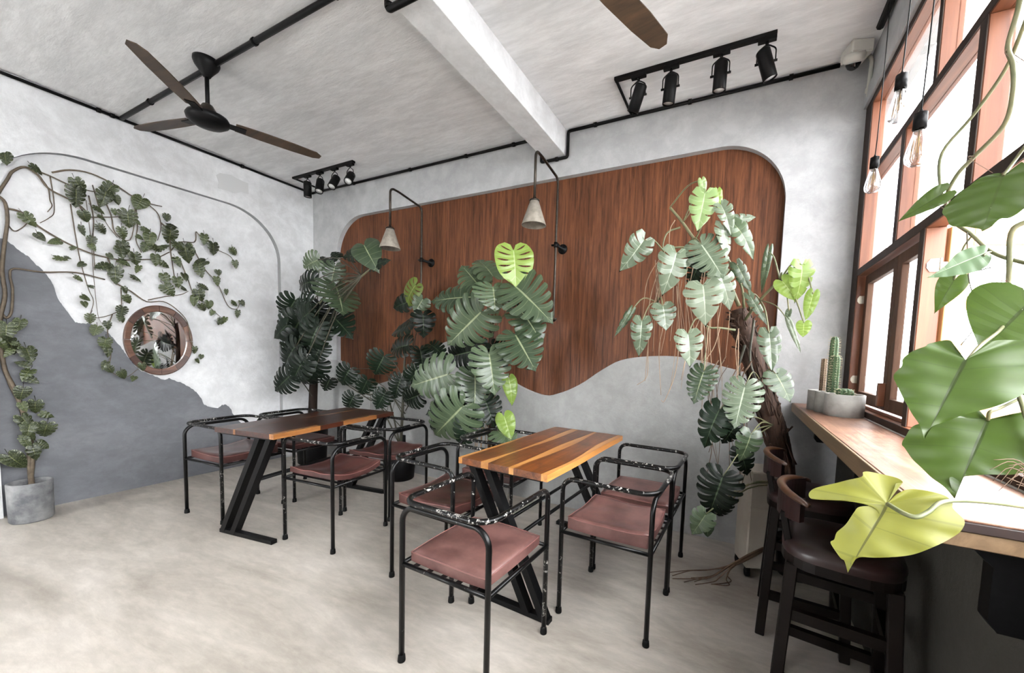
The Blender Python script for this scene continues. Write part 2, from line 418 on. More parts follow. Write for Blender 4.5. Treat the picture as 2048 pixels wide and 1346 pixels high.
for a, c in zip(xs, xs[1:]):
    quad(bl, (a, YB, 0), (c, YB, 0), (c, YB, pan_bot(c)), (a, YB, pan_bot(a)))
    quad(b, (a, YB, pan_top(a)), (c, YB, pan_top(c)), (c, YB, ZC), (a, YB, ZC))
    quad(b, (a, YB, pan_bot(a)), (c, YB, pan_bot(c)), (c, YB + RD, pan_bot(c)), (a, YB + RD, pan_bot(a)))
    quad(b, (a, YB, pan_top(a)), (c, YB, pan_top(c)), (c, YB + RD, pan_top(c)), (a, YB + RD, pan_top(a)))
for x in (PX0, PX1):
    quad(b, (x, YB, pan_bot(x)), (x, YB, pan_top(x)), (x, YB + RD, pan_top(x)), (x, YB + RD, pan_bot(x)))
b.box((XL - WT, YB + RD + 0.012, -0.1), (XR + WT, YB + WT + RD, ZC))
wb = struct(b.build('wall_back', M_wallback), 'light grey plastered back wall with a wavy recess')
bl.build('lower_plaster', plaster('lower_wall_plaster', rgb(164, 164, 163), rgb(176, 176, 175), rgb(190, 190, 188)), wb, 'duller grey plaster below the wavy panel edge')
pn = tag(thing('wall_panel', '', ''), 'brown wood veneer wall panel with rounded top corners and wavy bottom edge', 'wall panel')
seams = [PX0, -3.42, -2.32, -0.845, PX1]
seams = [PX0, -3.95, -2.87, -1.83, -0.855, PX1]
for a, c in zip(seams, seams[1:]):
    q = [x for x in xs if a + 1e-4 < x < c - 1e-4]; q = [a + 0.001] + q + [c - 0.001]
    b = MB(); y0, y1 = YB + RD - 0.006, YB + RD + 0.012
    top = [(x, max(pan_top(x), pan_bot(x) + 0.01)) for x in q]; bot = [(x, pan_bot(x)) for x in q]
    for i in range(len(q) - 1):
        A, B, C, D = (q[i], bot[i][1]), (q[i + 1], bot[i + 1][1]), (q[i + 1], top[i + 1][1]), (q[i], top[i][1])
        v = [(p[0], y0, p[1]) for p in (A, B, C, D)] + [(p[0], y1, p[1]) for p in (A, B, C, D)]
        b.add(v, [(0, 1, 2, 3), (7, 6, 5, 4), (0, 4, 5, 1), (3, 2, 6, 7)])
    for x, z0, z1 in ((q[0], bot[0][1], top[0][1]), (q[-1], bot[-1][1], top[-1][1])): quad(b, (x, y0, z0), (x, y0, z1), (x, y1, z1), (x, y1, z0))
    b.build('veneer_board', M_panel, pn)

# left wall with the arched niche
NY0, NY1, NZ, NR = 0.755, 2.785, 2.895, 0.52
def nic_top(y):
    if y < NY0 + NR: return NZ - NR + math.sqrt(max(0, NR * NR - (NY0 + NR - y) ** 2))
    if y > NY1 - NR: return NZ - NR + math.sqrt(max(0, NR * NR - (y - NY1 + NR) ** 2))
    return NZ
ys = set(strip_x(NY0, NY1, 20))
for c, sg in ((NY0 + NR, -1), (NY1 - NR, 1)):
    for k in range(17): ys.add(c + sg * NR * math.sin(math.pi / 2 * k / 16))
ys = sorted(ys); b = MB(); br_ = MB()
quad(b, (XL, YF - WT, 0), (XL, NY0, 0), (XL, NY0, ZC), (XL, YF - WT, ZC))
quad(b, (XL, NY1, 0), (XL, YB + WT, 0), (XL, YB + WT, ZC), (XL, NY1, ZC))
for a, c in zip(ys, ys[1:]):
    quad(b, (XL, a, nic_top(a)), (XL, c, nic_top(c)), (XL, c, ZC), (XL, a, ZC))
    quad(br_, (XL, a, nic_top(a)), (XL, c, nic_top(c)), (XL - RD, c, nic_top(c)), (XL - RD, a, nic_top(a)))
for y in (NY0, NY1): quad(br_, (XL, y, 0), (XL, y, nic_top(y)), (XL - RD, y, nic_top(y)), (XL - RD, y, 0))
b.box((XL - WT - RD, YF - WT, -0.1), (XL - RD, YB + WT, ZC))
wl = struct(b.build('wall_left', M_wall), 'pale grey plastered left wall with a shallow arched niche')
br_.build('niche_reveal', simple('grey_reveal', rgb(150, 151, 153), 0.8, 0, rgb(160, 161, 163), 6), wl, 'darker grey edge of the arched niche')  # reveal faces coloured darker than the wall around them
# dark coat of plaster in the niche: traced edge, 6 mm thick
XN = XL - RD
edge_px = [(-60, 455), (-20, 468), (15, 482), (38, 502), (55, 512), (68, 526), (85, 540), (100, 560), (108, 575), (112, 590), (122, 608), (135, 624), (150, 645),
           (162, 648), (175, 647), (192, 652), (206, 658), (222, 672), (236, 688), (246, 700), (256, 716), (268, 730), (282, 742), (300, 748), (318, 757), (330, 760), (338, 757), (352, 762), (368, 768),
           (382, 776), (392, 784), (402, 797), (408, 810), (420, 814), (436, 816), (444, 810), (452, 809), (462, 818), (464, 826), (474, 838), (486, 850), (500, 860), (525, 872), (575, 888)]
pts = [atx(px, py, XN) for px, py in edge_px]
poly = [(max(NY0, min(NY1, p.y)), p.z) for p in pts]
poly = [poly[0]] + [p for p in poly[1:]]
rr = random.Random(3); fine = []
for (a, b0), (c, d0) in zip(poly, poly[1:]):
    for k in range(4):
        u = k / 4; fine.append((a + (c - a) * u, b0 + (d0 - b0) * u + rr.uniform(-0.006, 0.006)))
fine.append(poly[-1])
fine = [(y, z) for y, z in fine]
mono = []; last = -9
for y, z in sorted(fine): mono.append((y, z)) if y > last + 1e-4 else None; last = max(last, y)
b = MB(); xa, xb = XN - 0.002, XN + 0.007
for (a, za), (c, zc) in zip(mono, mono[1:]):
    v = [(xb, a, 0), (xb, c, 0), (xb, c, zc), (xb, a, za), (xa, a, za), (xa, c, zc)]
    b.add(v, [(0, 1, 2, 3), (3, 2, 5, 4)])
b.build('plaster_coat', M_dark, wl, 'darker grey plaster coat with a ragged wavy upper edge')
# grey filler patch near the top
pp = [atx(px, py, XL) for px, py in [(432, 350), (440, 346), (462, 350), (474, 357), (496, 367), (497, 388), (483, 384), (470, 387), (452, 380), (436, 376), (438, 366)]]
b = MB(); b.add([(XL + 0.003, p.y, p.z) for p in pp] + [(XL - 0.002, p.y, p.z) for p in pp], [tuple(range(len(pp)))] + [(i, (i + 1) % len(pp), len(pp) + (i + 1) % len(pp), len(pp) + i) for i in range(len(pp))])
b.build('filler_patch', simple('filler', rgb(226, 227, 228), 0.8), wl, 'slightly darker filler patch')

YEND = -1.9
# right wall: parapet below the windows, lintel above
WZ0, WZ1, WX1 = 1.09, 3.03, XR + 0.085
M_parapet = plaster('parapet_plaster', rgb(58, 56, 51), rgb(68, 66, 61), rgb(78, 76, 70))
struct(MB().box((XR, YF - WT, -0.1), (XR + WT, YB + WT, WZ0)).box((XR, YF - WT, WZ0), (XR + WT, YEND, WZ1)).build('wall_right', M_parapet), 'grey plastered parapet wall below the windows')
struct(MB().box((XR, YF - WT, WZ1), (XR + WT, YB + WT, ZC)).box((XR - 0.02, YF, WZ1 - 0.005), (XR, YB, WZ1 + 0.1)).build('trim_2', M_wallback), 'plastered lintel above the windows')
# front wall behind the viewer; unseen doorway added to let in fill light
b = MB(); b.box((XL - WT, YF - WT, 0), (-4.3, YF, ZC)); b.box((-3.1, YF - WT, 0), (XR + WT, YF, ZC)); b.box((-4.3, YF - WT, 2.3), (-3.1, YF, ZC))
struct(b.build('wall_front', M_wall), 'plastered front wall with an added doorway for fill light')
struct(MB().box((XR + WT, -14, -0.15), (14, 16, -0.1)).box((-12, -14, -0.15), (XR + WT, YF - WT, -0.1)).build('ground', M_extground), 'pale ground outside')
ext = MB().box((3.4, -3.0, -0.1), (3.6, 9.0, 1.75)).box((3.34, -3.0, 1.75), (3.64, 9.0, 1.83)).build('garden_wall', M_extwall)
tag(ext, 'pale weathered concrete wall outside the windows', 'wall')

# ------------------------------------------------------------------ window
win = bpy.data.objects.new('window_1', None); COL.objects.link(win); struct(win, 'red timber window wall with staggered panes and casements'); win.location = (XR, 2.0, WZ0)
WM = Matrix.Translation((-XR, -2.0, -WZ0))
def wpart(name, mat, a, c, bev=0.003, parent=None):
    p = MB().box(a, c, WM, bev).build(name, mat, parent or win)
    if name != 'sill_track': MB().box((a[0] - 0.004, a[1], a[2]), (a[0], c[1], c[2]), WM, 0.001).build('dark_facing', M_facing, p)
    return p
X0, X1 = XR, XR + 0.066
YEND = -1.9
wpart('post', M_frame, (X0, 3.057, WZ0), (X1, YB, WZ1))
wpart('transom', M_framey, (X0, YEND, 1.950), (X1, 3.057, 1.990))
wpart('transom', M_framey, (X0, YEND, 2.505), (X1, 3.057, 2.540))
wpart('head', M_framey, (X0, YEND, WZ1 - 0.04), (X1, 3.057, WZ1))
wpart('sill', M_framey, (X0 - 0.012, YEND, WZ0 - 0.002), (WX1 + 0.03, YB, 1.145))
wpart('sill_track', M_framey, (X0 + 0.02, 2.114, 1.145), (X0 + 0.035, 3.057, 1.16))
up_p = [2.106 - 0.66 * k for k in range(8)]; lo_p = [2.41, 1.741, 1.07, 0.4, -0.27, -0.94, -1.61, -2.28]; bt_p = [2.069, 1.05, 0.02, -1.01, -2.04]
def pane(y0, y1, z0, z1, x=XR + 0.045):
    MB().box((x, y0, z0), (x + 0.004, y1, z1), WM).build('pane', M_glass, win)
for ps, w, z0, z1 in ((up_p, 0.030, 2.540, WZ1 - 0.04), (lo_p, 0.042, 1.990, 2.505), (bt_p, 0.045, 1.145, 1.950)):
    last = 3.057
    for y in ps:
        if y < YEND: break
        wpart('post', M_frame, (X0, y, z0), (X1, y + w, z1))
        if z0 > 1.9: pane(y + w, last, z0, z1)
        last = y
# casement leaves of the two lower bays in view
def leaf_sash(hinge_y, width, sgn, ang, mat, z0=1.165, z1=1.945, xh=XR + 0.04, extra=False, st=0.055):
    r = bpy.data.objects.new('casement', None); COL.objects.link(r); r.parent = win
    r.location = (xh - XR, hinge_y - 2.0, z0 - WZ0); r.rotation_euler = (0, 0, ang)
    w, h, d = width * sgn, z1 - z0, 0.03
    for nm, a, c in (('stile', (0, 0, 0), (d, st * sgn, h)), ('stile', (0, w - st * sgn, 0), (d, w, h)), ('rail', (0, st * sgn, h - st), (d, w - st * sgn, h)), ('rail', (0, st * sgn, 0), (d, w - st * sgn, st + 0.01))):
        MB().box(a, c, None, 0.002).build(nm, mat, r)
    MB().box((0.013, st * sgn, st), (0.017, w - st * sgn, h - st)).build('pane', M_glass, r)
    if extra: MB().box((-0.03, w - 0.03 * sgn, 0.02), (0, w, 0.14), None, 0.003).build('latch_block', M_frame, r)
    return r
leaf_sash(3.05, 0.545, -1, 0.0, M_sash, extra=True)
leaf_sash(2.118, 0.38, 1, 0.0, M_sash)
leaf_sash(2.06, 0.94, -1, math.radians(104), M_framelt, xh=XR + 0.075, st=0.075)
leaf_sash(0.03 + 0.047, 0.93, 1, math.radians(-80), M_framelt, xh=XR + 0.075, st=0.075)
def hinge(p, flat=(1, 0, 0), s=1.0):
    b = MB(); p = Vector(p) + WM.translation
    prof = [(-0.022, -0.008), (-0.012, -0.024), (0.016, -0.024), (0.016, -0.010), (0.04, -0.010), (0.04, 0.010), (0.016, 0.010), (0.016, 0.024), (-0.012, 0.024), (-0.022, 0.008)]
    f = Vector(flat).normalized(); up = Vector((0, 0, 1)); n = f.cross(up)
    k = len(prof); v = [p + f * (x * s) + up * (z * s) + n * t for t in (-0.0015, 0.0015) for x, z in prof]
    b.add(v, [tuple(range(k)), tuple(range(2 * k - 1, k - 1, -1))] + [(i, (i + 1) % k, k + (i + 1) % k, k + i) for i in range(k)])
    b.tube([p + f * 0.018 * s - up * 0.025 * s, p + f * 0.018 * s + up * 0.025 * s], 0.005 * s, 8)
    b.build('hinge', M_galv, win)
for z in (1.80, 1.30):
    hinge((XR + 0.03, 3.054, z), (1, -0.0, 0)); hinge((XR + 0.035, 2.066, z), (1, 0, 0), 1.05)

# ------------------------------------------------------------------ counter
CX0, CY0, CZ = 0.362, 1.0, 1.11
ct = thing('window_counter', 'long wooden bar counter running below the windows', 'counter', (0.5, 2.1, 1.05))
def cpart(name, mat, a, c, bev=0.002):
    return MB().box([a[i] - (0.5, 2.1, 1.05)[i] for i in range(3)], [c[i] - (0.5, 2.1, 1.05)[i] for i in range(3)], None, bev).build(name, mat, ct)
cpart('counter_top', M_counter, (CX0, CY0, CZ - 0.006), (XR - 0.02, YB, CZ))
cpart('edge_band', M_counterdark, (CX0, CY0, CZ - 0.026), (XR - 0.02, YB, CZ - 0.006))
cpart('lower_board', M_counteredge, (CX0 - 0.002, CY0 + 0.004, CZ - 0.058), (XR, YB, CZ - 0.026))
cpart('front_lip', M_counteredge, (CX0 - 0.010, CY0, CZ - 0.06), (CX0, YB, CZ - 0.001))
cpart('back_strip', M_reveal, (XR - 0.02, CY0, CZ - 0.02), (XR, YB, CZ + 0.004))
for y in (1.06, 2.05, 3.02):
    br = thing('shelf_bracket', {1.06: 'black steel bracket under the near end of the window counter', 2.05: 'black steel bracket under the middle of the window counter', 3.02: 'black steel bracket under the counter end by the back wall'}[y], 'bracket', (XR, y, 0.88), 0, 'counter brackets')
    MB().box((-0.235, -0.02, 0.166), (0, 0.02, 0.172), None).build('top_flange', M_black, br)
    MB().prism([(0, 0.166), (-0.20, 0.166), (-0.165, 0.13), (-0.165, 0.02), (-0.15, 0.0), (-0.11, 0.0), (-0.10, 0.02), (-0.09, 0.06), (0, 0.06)], -0.018, 0.018, Matrix(((1, 0, 0, 0), (0, 0, 1, 0), (0, 1, 0, 0), (0, 0, 0, 1)))).build('web', M_black, br)

# ------------------------------------------------------------------ chairs
CW, CDp = 0.235, 0.238
def make_chair(leather):
    t = thing('armchair', 'x', 'chair', group='tubular armchairs around the two tables')
    r = 0.0125; zr = 0.745; zh = 0.719
    MB().tube(fillet([(-CW, -CDp, 0.02), (-CW, -CDp, zh), (CW, -CDp, zh), (CW, -CDp, 0.02)], 0.075, 7), r, 10).build('back_hoop', M_tube, t)
    rail = fillet([(-CW + 0.004, CDp, 0.02), (-CW + 0.004, CDp, zr), (-CW + 0.004, -CDp - 0.012, zr), (CW - 0.004, -CDp - 0.012, zr), (CW - 0.004, CDp, zr), (CW - 0.004, CDp, 0.02)], [0, 0.06, 0.085, 0.085, 0.06, 0], 7)
    MB().tube(rail, r, 10).build('arm_rail', M_tubeworn, t)
    b = MB()
    for s in (-1, 1): b.tube([(s * CW, -CDp, 0.456), (s * CW, CDp, 0.456)], 0.010, 8)
    for s in (-1, 1): b.tube([(-CW, s * CDp, 0.456), (CW, s * CDp, 0.456)], 0.010, 8)
    b.build('seat_frame', M_tube, t)
    for k in range(5):
        x = -0.16 + 0.08 * k; MB().box((x - 0.011, -CDp, 0.460), (x + 0.011, CDp, 0.465)).build('slat', M_tube, t)
    for sx in (-1, 1):
        for sy in (-1, 1):
            MB().lathe([(0.0165, 0), (0.0175, 0.006), (0.0155, 0.028), (0.0125, 0.034)], 12, (sx * CW * (1 if sy < 0 else 0.983), sy * CDp, 0)).build('foot_cap', M_rubber, t)
    return t
def cushion(seed, kind, mat, w=0.212, d=0.222, h=0.052):
    n = 14; v = []; f = []; rr = random.Random(seed)
    ph = rr.uniform(0, 6)
    def top(u, w_):
        e = max(abs(u), abs(w_)); z = h - 0.010 * max(0, (e - 0.9) / 0.1) ** 2
        if kind == 'sag': z += 0.012 * (u * u + w_ * w_) - 0.010 + 0.006 * math.sin(5 * u + 3 * w_ + ph) * math.exp(-2 * (w_ - 0.5) ** 2) + (0.018 * max(0, u * -1 - 0.3))
        elif kind == 'curl': z += 0.05 * max(0, abs(u) - 0.25) ** 1.6 - 0.012 + 0.004 * math.sin(7 * w_ + ph)
        else: z += 0.003 * math.sin(3 * u + ph) * math.cos(2.5 * w_)
        return z
    def bot(u, w_): return (0.045 * max(0, abs(u) - 0.25) ** 1.6 if kind == 'curl' else 0.0)
    for i in range(n + 1):
        for j in range(n + 1):
            u, w_ = -1 + 2 * i / n, -1 + 2 * j / n
            k = 1 - 0.035 * (u * u * w_ * w_)
            v.append((u * w * k, w_ * d * k, top(u, w_)))
    for i in range(n + 1):
        for j in range(n + 1):
            u, w_ = -1 + 2 * i / n, -1 + 2 * j / n
            k = 1 - 0.035 * (u * u * w_ * w_)
            v.append((u * w * k, w_ * d * k, bot(u, w_)))
    o = (n + 1) ** 2
    for i in range(n):
        for j in range(n):
            a = i * (n + 1) + j; f.append((a, a + n + 1, a + n + 2, a + 1)); f.append((o + a, o + a + 1, o + a + n + 2, o + a + n + 1))
    rim = [i * (n + 1) for i in range(n)] + [n * (n + 1) + j for j in range(n)] + [(n - i) * (n + 1) + n for i in range(n)] + [n - j for j in range(n)]
    for a, c in zip(rim, rim[1:] + rim[:1]): f.append((a, c, o + c, o + a))
    b = MB(); b.add(v, f, True); me = b.data('cushion')
    for p in me.polygons: p.use_smooth = abs(p.normal.z) > 0.5
    return me, [Vector(v[i]) for i in rim], mat
def put_cushion(chair, seed, kind, mat):
    me, rim, m = cushion(seed, kind, mat)
    c = obj('cushion', me, m, chair); c.location = (0, 0.0, 0.466)
    MB().tube([p + Vector((0, 0, 0.0)) for p in rim], 0.0028, 5, closed=True).build('piping', M_piping, c)
TN, TF = 'the table nearer the window', 'the table by the mirror'
protoc = make_chair(M_leather)
chairs = [((-1.038, 1.428), -2, 'front armchair pulled up to the near end of the golden-brown table', 'flat', M_leather),
          ((-0.553, 2.06), 88, 'right armchair with a crumpled brown leather cushion, nearest the bar stools', 'sag', M_leather),
          ((-0.535, 2.56), 88, 'right far armchair at the golden-brown table, beside the trunk plant', 'flat', M_leather),
          ((-1.592, 1.865), -92, 'left near armchair at the golden-brown table, back to the dark table', 'sag', M_leather2),
          ((-1.62, 2.50), -90, 'left far armchair at the golden-brown table, in front of the big monstera', 'flat', M_leather2),
          ((-3.765, 1.72), -86, 'black armchair at the dark table, nearest the round mirror', 'sag', M_leather2),
          ((-3.76, 2.24), -84, 'black armchair at the dark table, nearest the corner plant', 'flat', M_leather2),
          ((-2.65, 1.85), 95, 'armchair with an upcurled brown cushion at the near right of the dark table', 'curl', M_leather2),
          ((-2.74, 2.385), 97, 'armchair at the far right of the dark table, beside the wall outlet', 'curl', M_leather2)]
for i, ((x, y), deg, lab, kind, m) in enumerate(chairs):
    if i == 0: c = protoc; c.location = (x, y, 0); c.rotation_euler = (0, 0, math.radians(deg)); c['label'] = lab
    else: c = dup(chair_clean, (x, y, 0), math.radians(deg), lab)
    if i == 0: chair_clean = c; pending = (kind, m)
    else: put_cushion(c, i, kind, m)
put_cushion(protoc, 0, *pending)

# ------------------------------------------------------------------ tables
def make_table(name, label, loc, deg, heart, pattern, mirror, seed, W=0.58, L=1.16):
    t = thing(name, label, 'table', (*loc, 0), math.radians(deg)); rr = random.Random(seed)
    zt, th = 0.795, 0.036
    bounds = [-W / 2]
    for w, k in pattern: bounds.append(bounds[-1] + w)
    ny = 16; wav = []
    for i, x in enumerate(bounds):
        a1, a2, p1, p2 = rr.uniform(0.006, 0.018), rr.uniform(0.002, 0.005), rr.uniform(0, 6), rr.uniform(0, 6)
        if i in (0, len(bounds) - 1): a1 *= 0.25; a2 *= 0.4
        wav.append([x + a1 * math.sin(3.1 * j / ny * 2 + p1) + a2 * math.sin(9 * j / ny + p2) for j in range(ny + 1)])
    for i, (w, k) in enumerate(pattern):
        dz = rr.uniform(-0.0006, 0.0006); y = [-L / 2 + L * j / ny for j in range(ny + 1)]
        pl = [(wav[i][j] + 0.0004, y[j]) for j in range(ny + 1)] + [(wav[i + 1][j] - 0.0004, y[j]) for j in reversed(range(ny + 1))]
        if k == 'm':
            for j0, j1, mm in ((0, 5, M_sapd), (5, 8, heart), (8, 13, M_sapd), (13, 16, heart)):
                q = [(wav[i][j] + 0.0004, y[j]) for j in range(j0, j1 + 1)] + [(wav[i + 1][j] - 0.0004, y[j]) for j in reversed(range(j0, j1 + 1))]
                MB().prism(q, zt - th, zt + dz).build('plank', mm, t)
            continue
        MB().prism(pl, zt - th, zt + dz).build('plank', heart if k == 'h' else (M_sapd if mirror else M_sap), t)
    sg = -1 if mirror else 1
    for ye in (-1, 1):
        yy = ye * (L / 2 - 0.045)
        MB().box((-0.22 * sg, yy - 0.022, 0), (0.31 * sg, yy + 0.022, 0.03), None, 0.003).build('base_bar', M_black, t)
        MB().box((-0.25, yy - 0.03, zt - th - 0.012), (0.25, yy + 0.03, zt - th)).build('top_plate', M_black, t)
        for off in (0.0, 0.105):
            MB().bar((sg * (0.28 - off), yy, 0.015), (sg * (-0.11 - off), yy, zt - th - 0.006), 0.04, 0.05, (0, 1, 0)).build('slanted_leg', M_black, t)
    for off in (0.0, 0.105):
        z = 0.40 + off * 0.3; u = (z - 0.015) / 0.74
        x = sg * (0.28 - off - u * 0.39)
        MB().tube([(x, -L / 2 + 0.045, z), (x, L / 2 - 0.045, z)], 0.011, 8).build('stretcher', M_black, t)
    return t
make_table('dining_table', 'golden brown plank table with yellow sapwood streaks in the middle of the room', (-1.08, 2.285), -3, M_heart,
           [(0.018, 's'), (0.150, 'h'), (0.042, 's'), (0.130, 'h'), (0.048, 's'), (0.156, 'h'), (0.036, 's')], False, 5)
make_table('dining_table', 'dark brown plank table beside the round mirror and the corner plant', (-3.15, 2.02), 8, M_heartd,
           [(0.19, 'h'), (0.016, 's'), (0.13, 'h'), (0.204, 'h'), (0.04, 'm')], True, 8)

# ------------------------------------------------------------------ bar stools
def make_stool():
    t = thing('bar_stool', 'x', 'stool', group='dark bar stools at the counter')
    def seatpoly(k=1.0):
        pts = []
        for i in range(28):
            a = 2 * math.pi * i / 28; c, s = math.cos(a), math.sin(a)
            pts.append((0.185 * k * math.copysign(abs(c) ** 0.6, c), 0.195 * k * math.copysign(abs(s) ** 0.6, s)))
        return pts
    MB().prism(seatpoly(), 0.655, 0.69).build('seat_board', M_stool, t)
    v = []; f = []; rings = [(1.0, 0.69), (1.01, 0.71), (0.97, 0.728), (0.8, 0.738), (0.4, 0.732), (0.01, 0.728)]
    for k, z in rings: v += [(x, y, z) for x, y in seatpoly(k)]
    for i in range(len(rings) - 1):
        for j in range(28): f.append((i * 28 + j, i * 28 + (j + 1) % 28, (i + 1) * 28 + (j + 1) % 28, (i + 1) * 28 + j))
    MB().add(v, f, True).build('seat_pad', M_stoolpad, t)
    for sx in (-1, 1):
        for sy in (-1, 1): MB().bar((sx * 0.175, sy * 0.18, 0), (sx * 0.145, sy * 0.15, 0.66), 0.042, 0.042, (1, 0, 0), 0.004).build('leg', M_stool, t)
    for z in (0.16, 0.42):
        k = 0.175 - 0.03 * z / 0.66
        for s in (-1, 1):
            MB().bar((s * k, -k, z), (s * k, k, z), 0.028, 0.04).build('rung', M_stool, t)
            MB().bar((-k, s * k, z + 0.05), (k, s * k, z + 0.05), 0.028, 0.04).build('rung', M_stool, t)
    # curved top rail: a swept arm hugging the sitter, open to the front (+x)
    def arc(r, a0, a1, n): return [(r * math.cos(math.radians(a0 + (a1 - a0) * i / n)), r * math.sin(math.radians(a0 + (a1 - a0) * i / n))) for i in range(n + 1)]
    A = arc(0.205, 118, 242, 20); rail = []
    pr = [(-0.014, 0.0), (-0.016, 0.012), (-0.006, 0.020), (0.008, 0.019), (0.015, 0.009), (0.012, 0.0)]
    v = []; f = []
    for i, (x, y) in enumerate(A):
        n = Vector((x, y, 0)).normalized(); e = abs(i / 20 - 0.5) * 2; k = 1.0 - 0.3 * e ** 4
        for a, z in pr: v.append(Vector((x * 0.9 - 0.02, y, 0.905)) + n * a * k + Vector((0, 0, z * k - 0.02 * e * e)))
    m = len(pr)
    for i in range(20):
        for j in range(m): f.append((i * m + j, i * m + (j + 1) % m, (i + 1) * m + (j + 1) % m, (i + 1) * m + j))
    f += [tuple(reversed(range(m))), tuple(20 * m + j for j in range(m))]
    MB().add(v, f, True).build('top_rail', M_stooltop, t)
    A2 = arc(0.200, 126, 234, 16); v = []; f = []
    for i, (x, y) in enumerate(A2):
        n = Vector((x, y, 0)).normalized()
        for a, z in ((0.012, 0.80), (0.012, 0.905), (-0.012, 0.905), (-0.012, 0.80)): v.append(Vector((x * 0.9 - 0.02, y, z + (0.02 * abs(i / 16 - 0.5) * 2 if z < 0.85 else 0))) + n * a)
    for i in range(16):
        for j in range(4): f.append((i * 4 + j, i * 4 + (j + 1) % 4, (i + 1) * 4 + (j + 1) % 4, (i + 1) * 4 + j))
    f += [(0, 1, 2, 3), (67, 66, 65, 64)]
    MB().add(v, f, False).build('back_pad', M_stoolpad, t)
    for s in (-1, 1):
        MB().bar((-0.15, s * 0.10, 0.66), (-0.185, s * 0.10, 0.83), 0.034, 0.024, (1, 0, 0), 0.003).build('back_post', M_stool, t)
    return t
stl = make_stool(); stl.location = (0.385, 1.77, 0); stl.rotation_euler = (0, 0, math.radians(-8)); stl['label'] = 'dark wooden bar stool closest to the viewer, under the yellow leaf'
dup(stl, (0.365, 2.36, 0), math.radians(-4), 'dark wooden bar stool farther along the counter, next to the trunk plant')

# narrow rolling cabinet behind the stools
rc = thing('rolling_cabinet', 'narrow pale cabinet on black castors behind the bar stools', 'cabinet', (0.165, 2.84, 0), math.radians(20))
MB().box((-0.085, -0.09, 0.06), (0.085, 0.11, 0.70), None, 0.006).build('body', M_pale, rc)
MB().box((-0.08, -0.095, 0.07), (0.08, -0.09, 0.46), None, 0.002).build('lower_door', M_pale, rc)
MB().box((-0.08, -0.095, 0.47), (0.08, -0.09, 0.69), None, 0.002).build('upper_door', M_pale, rc)
for sx in (-1, 1):
    for sy in (-0.07, 0.09):
        MB().tube([(sx * 0.065 - 0.012, sy, 0.026), (sx * 0.065 + 0.012, sy, 0.026)], 0.026, 12).box((sx * 0.065 - 0.016, sy - 0.01, 0.03), (sx * 0.065 + 0.016, sy + 0.01, 0.06)).build('castor', M_rubber, rc)

# ------------------------------------------------------------------ conduits
def conduit(label, paths, clips, r=0.013, mat=M_black, fr=0.02):
    t = thing('conduit_pipe', label, 'pipe', paths[0][0]); o = Vector(paths[0][0])
    b = MB()
    for p in paths: b.tube(fillet([Vector(q) - o for q in p], fr, 4), r, 8)
    b.build('pipe', mat, t)
    for c, d in clips:
        c = Vector(c) - o; d = Vector(d).normalized() * 0.012
        MB().tube([c - d, c + d], r + 0.006, 8).build('clip', mat, t)
    return t
zp, yp = 3.322, 3.164
conduit('black conduit pipe along the back wall under the ceiling, dipping below the beam',
        [[(XL + 0.02, yp, zp), (-1.705, yp, zp), (-1.705, yp, 3.108), (-1.445, yp, 3.108), (-1.445, yp, zp), (0.47, yp, zp)]],
        [((x, yp, zp), (1, 0, 0)) for x in (-4.2, -3.3, -2.55, -2.0, -1.2, -0.45, 0.2)] + [((-1.55, yp, 3.108), (1, 0, 0))])
conduit('black conduit pipe along the top of the left wall', [[(XL + 0.02, YF, zp), (XL + 0.02, 3.14, zp)]], [((XL + 0.02, y, zp), (0, 1, 0)) for y in (0.2, 1.35, 1.43, 2.4)])
conduit('black conduit pipe crossing the ceiling past the fan', [[(XL + 0.04, 1.48, zp), (-1.705, 1.48, zp), (-1.705, 1.48, 3.108), (-1.445, 1.48, 3.108), (-1.445, 1.48, zp), (XR - 0.02, 1.48, zp)]],
        [((x, 1.48, zp), (1, 0, 0)) for x in (-4.4, -2.9, -2.1)] + [((-1.69, 1.48, 3.12), (0, 0, 1))], 0.017)
conduit('black cable duct in the corner above the window lintel', [[(XR - 0.03, YF + 0.05, ZC - 0.022), (XR - 0.03, 2.9, ZC - 0.022)]], [((XR - 0.03, y, ZC - 0.022), (0, 1, 0)) for y in (1.2, 2.3)], 0.02)

